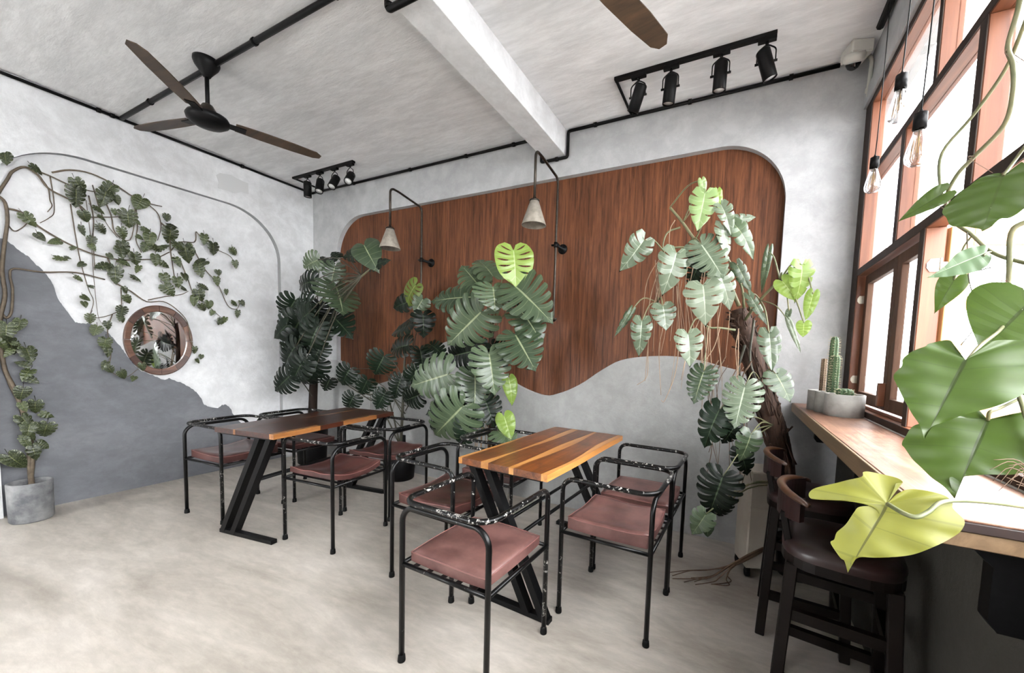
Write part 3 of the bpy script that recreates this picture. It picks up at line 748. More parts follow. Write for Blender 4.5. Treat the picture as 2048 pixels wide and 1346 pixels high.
# ------------------------------------------------------------------ ceiling fans
def make_fan():
    t = thing('ceiling_fan', 'x', 'fan')
    MB().lathe([(0.0, 0.0), (0.073, 0.0), (0.075, -0.02), (0.066, -0.045), (0.045, -0.075), (0.028, -0.10), (0.02, -0.115), (0.0, -0.118)], 24).build('canopy', M_black, t)
    MB().tube([(0, 0, -0.1), (0, 0, -0.33)], 0.0125, 12).build('downrod', M_black, t)
    MB().lathe([(0.013, -0.29), (0.03, -0.30), (0.055, -0.345), (0.06, -0.36), (0.0, -0.362)], 20).build('lower_cup', M_bronze, t)
    MB().lathe([(0.0, -0.352), (0.07, -0.355), (0.112, -0.372), (0.122, -0.392), (0.116, -0.412), (0.085, -0.435), (0.04, -0.447), (0.0, -0.449)], 32).build('motor', M_black, t)
    return t
def fan_blades(t, ang0, Rr=0.70):
    for k in range(3):
        a = math.radians(ang0 + 120 * k); M = Matrix.Rotation(a, 4, 'Z') @ Matrix.Translation((0, 0, -0.392)) @ Matrix.Rotation(math.radians(-9), 4, 'X')
        MB().box((0.10, -0.028, -0.003), (0.21, 0.028, 0.003), M).build('blade_iron', M_black, t)
        pl = [(0.15, -0.05), (0.3, -0.06), (0.5, -0.06), (Rr - 0.04, -0.05), (Rr, -0.02), (Rr - 0.005, 0.02), (Rr - 0.05, 0.042), (0.5, 0.05), (0.3, 0.05), (0.15, 0.042)]
        MB().prism(pl, 0.002, 0.008, M).build('blade', M_fanblade, t)
fan1 = make_fan(); fan1.location = (-3.43, 1.45, ZC); fan1['label'] = 'black three-blade ceiling fan hanging left of the beam'
fan_blades(fan1, -48)
fan2 = dup(fan1, (-0.70, 1.42, ZC), 0, 'ceiling fan right of the beam, only one dark blade tip in view')
for c in list(fan2.children):
    if c.name.startswith('blade'): bpy.data.objects.remove(c)
fan_blades(fan2, 68)

# ------------------------------------------------------------------ track lights
def track(label, x0, x1, y, heads, legend):
    t = thing('track_light', label, 'track light', ((x0 + x1) / 2, y, ZC - 0.001))
    o = Vector(t.location)
    MB().box((x0 - o.x, -0.018, -0.022), (x1 - o.x, 0.018, 0), None, 0.002).build('rail', M_black, t)
    MB().tube(fillet([(x0 - o.x + 0.01, 0.0, -0.014), (x0 - o.x + 0.01, yp - 0.01 - y, -0.014)], 0.02), 0.010, 8).build('feed_pipe', M_black, t)
    for i, (x, tx, ty) in enumerate(heads):
        h = bpy.data.objects.new('spot_head', None); COL.objects.link(h); h.parent = t; h.location = (x - o.x, 0, -0.022)
        MB().box((-0.05, -0.016, -0.022), (0.05, 0.016, 0), None, 0.002).tube([(0, 0, -0.022), (0, 0, -0.035)], 0.010, 8).build('adapter', M_black, h)
        Rm = Matrix.Translation((0, 0, -0.14)) @ Matrix.Rotation(math.radians(tx), 4, 'X') @ Matrix.Rotation(math.radians(ty), 4, 'Y')
        p = [(-0.05, 0, -0.14), (-0.05, 0, -0.07), (0, 0, -0.035), (0.05, 0, -0.07), (0.05, 0, -0.14)]
        MB().tube(fillet(p, 0.03, 4), 0.004, 6).tube([(-0.06, 0, -0.14), (0.06, 0, -0.14)], 0.007, 8).build('yoke', M_black, h)
        MB().lathe([(0.0, 0.07), (0.034, 0.07), (0.038, 0.066), (0.04, 0.06), (0.04, -0.095), (0.036, -0.097), (0.033, -0.085), (0.0, -0.083)], 24, M=Rm).build('barrel', M_black, h)
        MB().lathe([(0.0, -0.084), (0.0325, -0.085), (0.0325, -0.088), (0.0, -0.090)], 20, M=Rm).build('lens', M_led, h)
    return t
track('black track light with four spots above the wood panel, near the camera dome', -0.905, 0.085, 2.735, [(-0.735, 18, 24), (-0.52, 8, 6), (-0.215, 4, 2), (0.035, 12, -18)], '')
track('black track light with four spots in the corner left of the beam', -4.78, -3.74, 2.82, [(-4.52, 2, 2), (-4.30, -20, -18), (-4.05, -32, -12), (-3.80, -38, -24)], '')

# ------------------------------------------------------------------ wall lamps
def lamp(label, x, zt, ztail, zbase, tail=True):
    t = thing('wall_lamp', label, 'lamp', (x, YB, zbase), 0, 'swan-neck wall lamps')
    yw = -0.095; ye = -0.50; Z = lambda z: z - zbase
    pth = [(0, yw, Z(ztail)), (0, yw, Z(zt)), (0, ye + 0.10, Z(zt + 0.045)), (0, ye + 0.0, Z(zt + 0.05)), (0, ye, Z(zt - 0.05)), (0, ye, Z(zt - 0.335))]
    if tail: pth = [(0, yw + 0.035, Z(ztail - 0.03)), (0, yw + 0.02, Z(ztail - 0.045)), (0, yw, Z(ztail - 0.035))] + pth
    MB().tube(fillet(pth, [0.0] * (len(pth) - 5) + [0.05, 0.05, 0.045, 0.045, 0] if False else 0.05, 6), 0.0105, 10).build('pipe_arm', M_bronze, t)
    Mb = Matrix.Translation((0, RD - 0.008, 0)) @ Matrix.Rotation(math.radians(90), 4, 'X')
    MB().lathe([(0.0, 0), (0.045, 0), (0.045, 0.008), (0.036, 0.016), (0.014, 0.02), (0.012, 0.14), (0.0, 0.14)], 20, M=Mb).build('wall_flange', M_black, t)
    MB().tube([(0, yw, -0.022), (0, yw, 0.022)], 0.018, 12).tube([(-0.04, yw, 0), (0.03, yw, 0)], 0.010, 8).build('pipe_tee', M_black, t)
    if tail: MB().lathe([(0, -0.014), (0.012, -0.01), (0.015, 0), (0.012, 0.01), (0, 0.014)], 12, (0, yw + 0.036, Z(ztail - 0.028))).build('end_cap', M_bronze, t)
    z0 = Z(zt - 0.335)
    MB().lathe([(0.0, 0.03), (0.014, 0.03), (0.016, 0.012), (0.040, 0.010), (0.040, 0.0), (0.0, 0.0)], 20, (0, ye, z0)).build('shade_cap', M_bronze, t)
    sh = MB().lathe([(0.030, 0.0), (0.034, 0.0), (0.094, -0.175), (0.096, -0.182), (0.090, -0.182), (0.031, -0.006)], 32, (0, ye, z0)).build('shade', M_shade, t)
    MB().lathe([(0.0, -0.01), (0.016, -0.012), (0.016, -0.05), (0.0, -0.05)], 16, (0, ye, z0)).build('socket', M_black, t)
    MB().lathe([(0.012, -0.05), (0.022, -0.075), (0.029, -0.105), (0.022, -0.13), (0.0, -0.138)], 16, (0, ye, z0)).build('bulb', M_led, t)
    return t
lamp('swan-neck wall lamp with concrete cone shade, right of the tall monstera', -1.495, 2.905, 1.735, 2.345)
lamp('swan-neck wall lamp with concrete cone shade, between the corner plant and the tall monstera', -3.055, 2.865, 1.75, 2.335)

# outlet on the back wall
ot = MB().box((-3.43, YB - 0.012, 0.31), (-3.36, YB, 0.42), None, 0.003).build('wall_outlet', M_black); tag(ot, 'black electrical outlet low on the back wall behind the chairs', 'outlet')

# ------------------------------------------------------------------ security camera
sc = thing('security_camera', 'white dome security camera on the ceiling corner by the window', 'camera', (0.535, 3.05, ZC))
Mx = Matrix.Rotation(math.radians(18), 4, 'Z')
MB().box((-0.062, -0.062, -0.075), (0.062, 0.062, 0), Mx, 0.008).build('junction_box', M_white, sc)
Mt = Matrix.Translation((-0.015, -0.02, -0.075)) @ Matrix.Rotation(math.radians(28), 4, 'X')
MB().lathe([(0.0, 0.02), (0.055, 0.02), (0.058, 0.0), (0.054, -0.02), (0.044, -0.032), (0.040, -0.02), (0.0, -0.018)], 24, M=Mt).build('ring', M_white, sc)
MB().lathe([(0.041, -0.018), (0.039, -0.04), (0.028, -0.058), (0.012, -0.067), (0.0, -0.069)], 24, M=Mt).build('dome', M_lens, sc)
conduit('short white plastic conduit running down from the security camera', [[(0.605, 3.09, ZC - 0.05), (0.622, 3.10, ZC - 0.08), (0.622, 3.13, 3.10), (0.63, 3.14, 3.06)]], [((0.622, 3.13, 3.11), (0, 0, 1))], 0.011, M_greywhite)

# ------------------------------------------------------------------ pendant bulbs
def pendant(label, p, sway=0.0):
    t = thing('pendant_bulb', label, 'pendant light', (p[0], p[1], ZC), 0, 'bare pendant bulbs along the window')
    z = p[2] - ZC
    MB().tube(spline([(0, 0, 0), (sway, sway, z * 0.4), (0.004, 0.002, z * 0.8), (0, 0, z + 0.05)], 6), 0.0022, 6).build('cord', M_black, t)
    MB().lathe([(0.0, 0.0), (0.03, 0.0), (0.03, -0.012), (0.0, -0.014)], 16).build('ceiling_rose', M_black, t)
    MB().lathe([(0.003, 0.062), (0.008, 0.05), (0.018, 0.048), (0.0185, 0.0), (0.0, 0.0)], 16, (0, 0, z)).build('socket', M_black, t)
    MB().lathe([(0.0135, 0.0), (0.016, -0.012), (0.022, -0.035), (0.030, -0.065), (0.0335, -0.085), (0.031, -0.102), (0.02, -0.113), (0.0, -0.116)], 20, (0, 0, z)).build('bulb_glass', M_bulb, t)
    b = MB(); b.tube([(0, 0, z - 0.005), (0, 0, z - 0.075)], 0.0025, 6)
    for k in range(8):
        a = k * math.pi / 4; a2 = a + math.pi / 8
        b.tube([(0.012 * math.cos(a), 0.012 * math.sin(a), z - 0.03), (0.018 * math.cos(a2), 0.018 * math.sin(a2), z - 0.092)], 0.0009, 4)
    b.build('filament', M_fil, t)
pendant('bare filament bulb on a cord, middle height, the one beside the security camera', atd(1801, 178, 1.42), 0.01)
pendant('bare filament bulb on a cord, largest and hanging nearest the viewer', atd(1839, 258, 1.26), 0.012)
pendant('bare filament bulb on a cord, lowest and farthest, against the corner post', atd(1748, 336, 1.86), 0.008)

# ------------------------------------------------------------------ round mirror
my, mz = 1.70, 1.402
mr = thing('round_mirror', 'round mirror in a segmented brown wood frame under the wall vine', 'mirror', (XN, my, mz))
RO, RI = 0.335, 0.275; asp = 0.74
asp = 0.735
for k in range(12):
    a0, a1 = 2 * math.pi * k / 12 + 0.006, 2 * math.pi * (k + 1) / 12 - 0.006; n = 6
    v = []; f = []
    prof = [(RO, 0.002), (RO, 0.03), (RO - 0.008, 0.036), (RI + 0.006, 0.032), (RI, 0.026), (RI, 0.002)]; m = len(prof)
    for i in range(n + 1):
        a = a0 + (a1 - a0) * i / n
        for r, x in prof: v.append((x, r * math.cos(a) * asp, r * math.sin(a)))
    for i in range(n):
        for j in range(m): f.append((i * m + j, i * m + (j + 1) % m, (i + 1) * m + (j + 1) % m, (i + 1) * m + j))
    f += [tuple(range(m)), tuple(n * m + j for j in reversed(range(m)))]
    MB().add(v, f).build('frame_segment', (M_mirwood, M_mirwood2)[k % 3 == 1], mr)
n = 48; MB().add([(0.012, RI * math.cos(2 * math.pi * k / n) * asp, RI * math.sin(2 * math.pi * k / n)) for k in range(n)] + [(0.004, RI * math.cos(2 * math.pi * k / n) * asp, RI * math.sin(2 * math.pi * k / n)) for k in range(n)],
               [tuple(range(n)), tuple(range(2 * n - 1, n - 1, -1))]).build('mirror_glass', M_mirror, mr)

#PLANTS#
# ------------------------------------------------------------------ leaves
def leaf_mesh(name, mat, ctrl, cuts, gap=0.028, hole=False, s_in=(0.35, 0.6), fold=0.12, droop=0.25, edge=0.10, wave=0.02, seed=0, tipdroop=0.0):
    """Blade with its sinus at the origin, tip at (0,1,0), upper side +Z. cuts = lobe borders along the rim (0 base .. 1 tip)."""
    rr = random.Random(seed); me_v = []; me_f = []; uvs = []
    C = spline([(x, y, 0) for x, y in ctrl], 10); n = len(C) - 1
    seglen = [0.0]
    for a, c in zip(C, C[1:]): seglen.append(seglen[-1] + (c - a).length)
    seglen = [q / seglen[-1] for q in seglen]
    def E(p):
        p = min(max(p, 0), 1)
        for i in range(n):
            if p <= seglen[i + 1] + 1e-9:
                u = (p - seglen[i]) / max(1e-9, seglen[i + 1] - seglen[i]); return C[i].lerp(C[i + 1], u)
        return C[-1]
    def Mid(p): return Vector((0, max(0.0, (p - 0.22) / 0.78) ** 1.05 * (0.86 + 0.14 * max(0, (p - 0.8) / 0.2)), 0))
    NS = 10 if hole else 6
    for sd in (1, -1):
        bs = [0.0] + [min(0.97, max(0.02, c + rr.uniform(-0.012, 0.012))) for c in cuts] + [1.0]
        dep = [None] + [rr.uniform(*s_in) for _ in cuts] + [None]
        for k in range(len(bs) - 1):
            nu = 3 if gap > 0 else 4
            base = len(me_v); ph = rr.uniform(-1, 1)
            for i in range(nu + 1):
                u = i / nu
                for j in range(NS + 1):
                    s = j / NS
                    def g(d):
                        if hole: return 0 if d is None or not d < s < 0.9 else gap * math.sin(math.pi * (s - d) / (0.9 - d)) ** 0.6
                        return 0 if d is None or s <= d else gap * ((s - d) / (1 - d)) ** 0.4
                    p = (bs[k] + g(dep[k])) * (1 - u) + (bs[k + 1] - g(dep[k + 1])) * u
                    M0, E0 = Mid(p), E(p)
                    sh = 1 - (0.06 * abs(2 * u - 1) ** 3 if gap > 0 and j == NS and not hole else 0)
                    q = M0.lerp(E0, s * sh)
                    q.y += 0.05 * math.sin(math.pi * s) * (1 if gap > 0 else 0.4)
                    z = fold * abs(q.x) - edge * (s * s) * (q.x * q.x * 3) - droop * (q.y ** 2 if q.y > 0 else 0.5 * q.y ** 2) - tipdroop * max(0, q.y - 0.6) ** 2
                    z += wave * ph * s * math.sin(math.pi * u) + wave * 0.5 * s * (1 - abs(2 * u - 1))
                    me_v.append((q.x * sd, q.y, z)); uvs.append((u, s))
            for i in range(nu):
                for j in range(NS):
                    a = base + i * (NS + 1) + j; q = (a, a + 1, a + NS + 2, a + NS + 1)
                    me_f.append(q if sd > 0 else tuple(reversed(q)))
    m = mesh(name, me_v, me_f, True); uvl = m.uv_layers.new(name='UVMap')
    for lp in m.loops: uvl.data[lp.index].uv = uvs[lp.vertex_index]
    m.materials.append(mat); return m
HEART = [(0.01, -0.01), (0.05, -0.12), (0.20, -0.22), (0.38, -0.15), (0.49, 0.06), (0.47, 0.32), (0.37, 0.58), (0.20, 0.82), (0.0, 1.0)]
MON = [(0.01, -0.01), (0.04, -0.13), (0.18, -0.24), (0.38, -0.20), (0.52, 0.0), (0.54, 0.28), (0.44, 0.58), (0.24, 0.86), (0.0, 1.0)]
OVAL = [(0.01, -0.01), (0.04, -0.13), (0.17, -0.23), (0.35, -0.18), (0.48, 0.02), (0.50, 0.30), (0.44, 0.60), (0.28, 0.86), (0.0, 1.0)]
PHIL = [(0.01, -0.01), (0.05, -0.16), (0.18, -0.28), (0.36, -0.26), (0.49, -0.08), (0.48, 0.18), (0.34, 0.48), (0.16, 0.74), (0.05, 0.90), (0.0, 1.0)]
ARROW = [(0.01, -0.01), (0.04, -0.14), (0.14, -0.24), (0.27, -0.2), (0.36, 0.0), (0.34, 0.25), (0.24, 0.52), (0.1, 0.8), (0.0, 1.0)]
CUT7 = [0.22, 0.34, 0.45, 0.56, 0.67, 0.78, 0.88]; CUT5 = [0.30, 0.44, 0.57, 0.70, 0.83]; CUT3 = [0.36, 0.54, 0.72]
mon_cache = {}
def mon(mat, kind, variant):
    key = (mat.name, kind, variant)
    if key not in mon_cache:
        if kind == 'big': a = dict(ctrl=MON, cuts=CUT7, gap=0.017, s_in=(0.2, 0.5))
        elif kind == 'mid': a = dict(ctrl=MON, cuts=CUT5, gap=0.018, s_in=(0.3, 0.6))
        elif kind == 'few': a = dict(ctrl=HEART, cuts=CUT3, gap=0.02, s_in=(0.5, 0.7))
        elif kind == 'holes': a = dict(ctrl=OVAL, cuts=[0.26, 0.38, 0.50, 0.62, 0.74], gap=0.017, s_in=(0.12, 0.3), hole=True)
        elif kind == 'split': a = dict(ctrl=HEART, cuts=[0.36, 0.53, 0.70], gap=0.02, s_in=(0.25, 0.5))
        elif kind == 'heart': a = dict(ctrl=HEART, cuts=CUT5, gap=0.0)
        elif kind == 'phil': a = dict(ctrl=PHIL, cuts=CUT5, gap=0.0)
        else: a = dict(ctrl=ARROW, cuts=CUT5, gap=0.0)
        dr = (0.12, 0.28, 0.45)[variant % 3]; fo = (0.05, 0.22, 0.12)[variant % 3]
        if kind in ('phil', 'arrow'): dr *= 0.7
        mon_cache[key] = leaf_mesh('leaf', mat, fold=fo, droop=dr, edge=0.12, wave=0.03 if kind not in ('phil',) else 0.035, seed=variant * 7 + len(kind), **a)
    return mon_cache[key]
def put_leaf(parent, me, B, T, hint, wid=1.0, roll=0.0):
    Yv = T - B; L = Yv.length; Yv = Yv / L
    Zv = Vector(hint) - Yv * Vector(hint).dot(Yv)
    if Zv.length < 1e-4: Zv = Yv.orthogonal()
    Zv.normalize(); Xv = Yv.cross(Zv)
    if roll:
        c, s = math.cos(roll), math.sin(roll); Xv, Zv = Xv * c + Zv * s, Zv * c - Xv * s
    o = bpy.data.objects.new('leaf', me); COL.objects.link(o); o.parent = parent
    pl = parent.location
    o.matrix_local = Matrix(((Xv.x * L * wid, Yv.x * L, Zv.x * L, B.x - pl.x), (Xv.y * L * wid, Yv.y * L, Zv.y * L, B.y - pl.y), (Xv.z * L * wid, Yv.z * L, Zv.z * L, B.z - pl.z), (0, 0, 0, 1)))
    return o
def stem(parent, pts, r, mat, name='stem', seg=6, n=5, taper=0.6):
    o = Vector(parent.location); P = spline([Vector(p) - o for p in pts], n); k = len(P)
    return MB().tube(P, [r * (1 - (1 - taper) * i / (k - 1)) for i in range(k)], seg).build(name, mat, parent)
def petiole(parent, A, B, r, mat, sag=0.03):
    A, B = Vector(A), Vector(B); m = A.lerp(B, 0.55) + Vector((0, 0, sag + 0.10 * (B - A).length))
    return stem(parent, [A, m, B], r, mat, 'petiole', 5, 4, 0.7)
def pot(name, label, loc, prof, mat, soil_z, soil_r):
    t = thing(name, label, 'pot', loc)
    MB().lathe(prof, 32).build('pot_wall', mat, t); MB().lathe([(0.0, soil_z), (soil_r, soil_z), (soil_r, soil_z - 0.02), (0, soil_z - 0.02)], 24).build('soil', M_soil, t)
    return t

# plant builder: leaves = (base px, base py, tip px, tip py, width factor, Y of base, dY of tip, material, kind)
def leafy(parent, rows, origin_fn, pm, seed, pr_=0.006, petioles=True):
    rr = random.Random(seed)
    for i, (bx, by, tx, ty, wf, Y, dY, m, kind) in enumerate(rows):
        B = at(bx, by, Y); T = at(tx, ty, Y + dY)
        hint = (CAM - B).normalized() * 0.75 + Vector((rr.uniform(-0.15, 0.45), rr.uniform(-0.2, 0.1), rr.uniform(0.15, 0.6)))
        put_leaf(parent, mon(m, kind, rr.randrange(3)), B, T, hint, wf, rr.uniform(-0.2, 0.2))
        if petioles: petiole(parent, origin_fn(B, rr), B, pr_ * rr.uniform(0.8, 1.2), pm, rr.uniform(0.0, 0.04))

# ---- tall monstera in the middle
pot('planter', 'grey concrete planter holding the tall central monstera', (-2.02, 2.93, 0), [(0.0, 0), (0.15, 0), (0.17, 0.02), (0.19, 0.42), (0.172, 0.42), (0.165, 0.36), (0.0, 0.355)], M_concrete, 0.375, 0.165)
m2 = thing('monstera', 'tall central monstera with one lime green leaf on top', 'plant', (-2.02, 2.93, 0.36))
core2 = [(-2.02, 2.93, 0.36), (-2.01, 2.93, 0.7), at(985, 790, 2.93), at(982, 700, 2.93), at(985, 640, 2.92)]
stem(m2, core2, 0.038, M_bark, 'trunk', 10, 6, 0.6)
def org2(B, rr):
    z = min(max(B.z - rr.uniform(0.1, 0.3), 0.5), 1.62); k = (z - 0.36) / 1.3
    return Vector(core2[0]).lerp(Vector(core2[-1]), k) + Vector((rr.uniform(-0.02, 0.02), rr.uniform(-0.03, 0.0), 0))
leafy(m2, [
    (1027, 500, 1034, 562, 1.12, 2.62, -0.06, L_lime, 'holes'),
    (985, 552, 958, 508, 1.05, 2.80, 0.03, L_mid, 'mid'),
    (958, 572, 924, 528, 1.05, 2.76, -0.02, L_mid, 'mid'),
    (948, 594, 858, 596, 0.72, 2.66, -0.08, L_mid, 'big'),
    (986, 574, 992, 618, 1.60, 2.58, -0.05, L_mid, 'big'),
    (1030, 572, 1094, 628, 0.90, 2.62, -0.08, L_mid, 'big'),
    (964, 622, 894, 690, 0.92, 2.60, -0.08, L_mid, 'big'),
    (1042, 622, 1084, 672, 0.95, 2.68, -0.05, L_mid, 'mid'),
    (1030, 668, 1068, 734, 1.02, 2.60, -0.08, L_mid, 'big'),
    (898, 748, 818, 772, 0.98, 2.58, -0.10, L_mid, 'big'),
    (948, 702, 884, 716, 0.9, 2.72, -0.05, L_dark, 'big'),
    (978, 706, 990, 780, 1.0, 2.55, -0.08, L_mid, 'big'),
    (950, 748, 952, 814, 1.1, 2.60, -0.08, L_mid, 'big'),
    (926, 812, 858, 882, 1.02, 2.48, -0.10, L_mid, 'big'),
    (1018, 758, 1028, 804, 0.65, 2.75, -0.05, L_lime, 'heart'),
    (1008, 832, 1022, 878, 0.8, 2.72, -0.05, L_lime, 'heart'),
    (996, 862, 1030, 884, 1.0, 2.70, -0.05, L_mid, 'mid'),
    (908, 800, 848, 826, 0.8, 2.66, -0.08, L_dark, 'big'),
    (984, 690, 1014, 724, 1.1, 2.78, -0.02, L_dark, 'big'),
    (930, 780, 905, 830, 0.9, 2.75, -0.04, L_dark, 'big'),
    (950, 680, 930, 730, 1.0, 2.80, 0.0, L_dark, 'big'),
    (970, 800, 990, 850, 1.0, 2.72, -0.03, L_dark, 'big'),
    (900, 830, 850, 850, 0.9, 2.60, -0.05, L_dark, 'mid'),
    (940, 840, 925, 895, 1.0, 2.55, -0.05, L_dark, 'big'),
    (1020, 600, 1050, 590, 1.0, 2.80, 0.0, L_dark, 'mid')], org2, M_stem, 21)
for k in range(6):
    x = R_.uniform(-0.05, 0.05); stem(m2, [(-2.0 + x, 2.88, 1.3 - 0.1 * k), (-2.0 + x * 2, 2.82, 0.9), (-2.0 + x * 2.4, 2.80, 0.42)], 0.006, M_root, 'aerial_root', 5)

# ---- dark-leaved monstera by the panel
pot('planter', 'black planter at the foot of the back wall behind the dark table', (-3.22, 2.98, 0), [(0.0, 0), (0.13, 0), (0.14, 0.01), (0.16, 0.34), (0.148, 0.34), (0.14, 0.29), (0.0, 0.285)], M_black, 0.30, 0.14)
m4 = thing('monstera', 'dark-leaved monstera against the dark wood, behind the dark table', 'plant', (-3.22, 2.98, 0.29))
core4 = [(-3.22, 2.98, 0.29), at(806, 800, 2.98), at(812, 700, 2.98), at(838, 600, 2.98)]
stem(m4, core4, 0.016, M_stemdark, 'trunk', 8, 6, 0.6)
stem(m4, [(-3.22, 2.98, 0.35), at(770, 780, 2.95), at(740, 790, 2.95), at(700, 770, 2.95)], 0.010, M_stemdark, 'branch')
stem(m4, [(-3.22, 2.98, 0.35), at(760, 810, 2.9), at(740, 800, 2.9), at(725, 790, 2.9), at(690, 768, 2.92), at(660, 755, 2.95)], 0.008, M_stemdark, 'branch')
def org4(B, rr):
    z = min(max(B.z - rr.uniform(0.1, 0.35), 0.35), 1.7); k = (z - 0.29) / 1.6
    return Vector(core4[0]).lerp(Vector(core4[-1]), min(1, k))
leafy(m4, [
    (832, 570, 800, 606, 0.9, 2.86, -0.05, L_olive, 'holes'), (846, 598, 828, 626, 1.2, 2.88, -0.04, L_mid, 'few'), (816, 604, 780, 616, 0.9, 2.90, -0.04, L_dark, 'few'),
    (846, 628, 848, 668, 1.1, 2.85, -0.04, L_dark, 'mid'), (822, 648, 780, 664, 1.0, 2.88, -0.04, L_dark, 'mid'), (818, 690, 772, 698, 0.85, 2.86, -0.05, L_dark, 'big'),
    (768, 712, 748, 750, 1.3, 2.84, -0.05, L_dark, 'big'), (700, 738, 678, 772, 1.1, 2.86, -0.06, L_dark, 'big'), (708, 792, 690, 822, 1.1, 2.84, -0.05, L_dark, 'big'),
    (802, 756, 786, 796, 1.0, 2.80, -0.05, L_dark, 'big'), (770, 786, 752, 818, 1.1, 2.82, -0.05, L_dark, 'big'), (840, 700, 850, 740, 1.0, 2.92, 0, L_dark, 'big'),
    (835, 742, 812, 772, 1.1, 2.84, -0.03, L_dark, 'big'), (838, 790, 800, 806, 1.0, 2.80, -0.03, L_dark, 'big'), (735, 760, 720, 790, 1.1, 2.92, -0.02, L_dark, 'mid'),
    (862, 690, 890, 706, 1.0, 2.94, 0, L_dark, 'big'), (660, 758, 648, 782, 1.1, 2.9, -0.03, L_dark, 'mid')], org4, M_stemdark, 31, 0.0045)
for k in range(5):
    stem(m4, [at(735 + 14 * k, 770 + 5 * k, 2.93), at(742 + 12 * k, 800, 2.9), at(738 + 11 * k, 836, 2.9)], 0.003, M_stemdark, 'aerial_root', 4)

# ---- corner monstera
pot('planter', 'tall dark planter in the room corner', (-4.55, 2.86, 0), [(0.0, 0), (0.14, 0), (0.15, 0.01), (0.17, 0.45), (0.158, 0.45), (0.15, 0.39), (0.0, 0.385)], M_black, 0.40, 0.15)
m1 = thing('monstera', 'large dark monstera filling the room corner beside the left wall', 'plant', (-4.55, 2.86, 0.39))
core1 = [(-4.55, 2.86, 0.39), at(626, 800, 2.86), at(630, 700, 2.86), at(634, 620, 2.86)]
stem(m1, core1, 0.05, M_barkdark, 'trunk', 10, 6, 0.7)
top1 = at(650, 590, 2.82)
stem(m1, [core1[-1], top1, at(668, 562, 2.8), at(710, 563, 2.7), at(724, 552, 2.66), at(742, 537, 2.6)], 0.012, M_stem, 'branch', 7)
def org1(B, rr):
    if B.x > -4.15: return at(724, 552, 2.66)
    z = min(max(B.z - rr.uniform(0.1, 0.35), 0.8), 1.9); k = (z - 0.39) / 1.5
    return Vector(core1[0]).lerp(Vector(core1[-1]), min(1, k))
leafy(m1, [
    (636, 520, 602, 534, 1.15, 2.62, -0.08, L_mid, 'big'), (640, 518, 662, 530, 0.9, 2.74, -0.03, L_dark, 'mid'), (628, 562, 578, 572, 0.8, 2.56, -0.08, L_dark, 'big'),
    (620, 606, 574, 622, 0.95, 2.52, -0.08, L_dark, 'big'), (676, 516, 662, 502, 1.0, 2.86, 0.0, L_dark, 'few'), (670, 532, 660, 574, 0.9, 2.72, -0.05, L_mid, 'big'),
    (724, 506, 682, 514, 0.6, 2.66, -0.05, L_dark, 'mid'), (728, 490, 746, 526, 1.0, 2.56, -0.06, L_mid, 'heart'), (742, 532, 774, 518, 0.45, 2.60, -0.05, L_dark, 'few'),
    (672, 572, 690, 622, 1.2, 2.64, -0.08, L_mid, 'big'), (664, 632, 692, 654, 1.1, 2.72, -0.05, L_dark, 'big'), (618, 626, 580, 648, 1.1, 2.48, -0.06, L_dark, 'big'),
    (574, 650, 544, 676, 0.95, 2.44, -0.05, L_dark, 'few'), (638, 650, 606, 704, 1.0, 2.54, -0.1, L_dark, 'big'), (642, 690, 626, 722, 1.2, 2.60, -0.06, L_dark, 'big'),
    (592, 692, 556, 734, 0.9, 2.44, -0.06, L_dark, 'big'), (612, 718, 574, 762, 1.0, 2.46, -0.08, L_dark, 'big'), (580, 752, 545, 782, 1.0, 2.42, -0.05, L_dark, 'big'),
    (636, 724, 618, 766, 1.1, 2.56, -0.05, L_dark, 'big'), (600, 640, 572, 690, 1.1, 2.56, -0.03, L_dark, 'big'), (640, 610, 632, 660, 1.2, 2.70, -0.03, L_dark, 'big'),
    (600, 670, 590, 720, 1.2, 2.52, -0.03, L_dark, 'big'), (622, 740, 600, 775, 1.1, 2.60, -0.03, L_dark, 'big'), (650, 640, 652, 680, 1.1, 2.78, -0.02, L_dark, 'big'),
    (590, 600, 566, 640, 1.0, 2.58, -0.02, L_dark, 'big'), (606, 640, 630, 690, 1.1, 2.66, -0.03, L_dark, 'big')], org1, M_stemdark, 41)

# ---- trunk monstera by the counter
pot('planter', 'low dark planter half hidden under the end of the counter', (0.42, 2.93, 0), [(0.0, 0), (0.10, 0), (0.115, 0.01), (0.13, 0.24), (0.12, 0.24), (0.11, 0.20), (0.0, 0.195)], M_black, 0.21, 0.11)
m3 = thing('monstera', 'trunk-stemmed monstera with sheen-paled sage leaves and hanging roots near the counter', 'plant', (0.42, 2.93, 0.2))
tk = [(0.42, 2.93, 0.2), (0.35, 2.91, 0.55), at(1554, 880, 2.88), at(1530, 800, 2.88), at(1504, 705, 2.86), at(1486, 655, 2.85), at(1477, 618, 2.84)]
o3 = Vector(m3.location); P = spline([Vector(p) - o3 for p in tk], 8); b = MB(); kk = len(P)
b.tube(P, [(0.054 + 0.012 * i / kk) * (1 + 0.10 * math.sin(i * 1.7)) * (1.0 if i < kk - 3 else 0.75) for i in range(kk)], 12)
b.build('trunk', M_bark, m3)
rr = random.Random(9); b = MB()
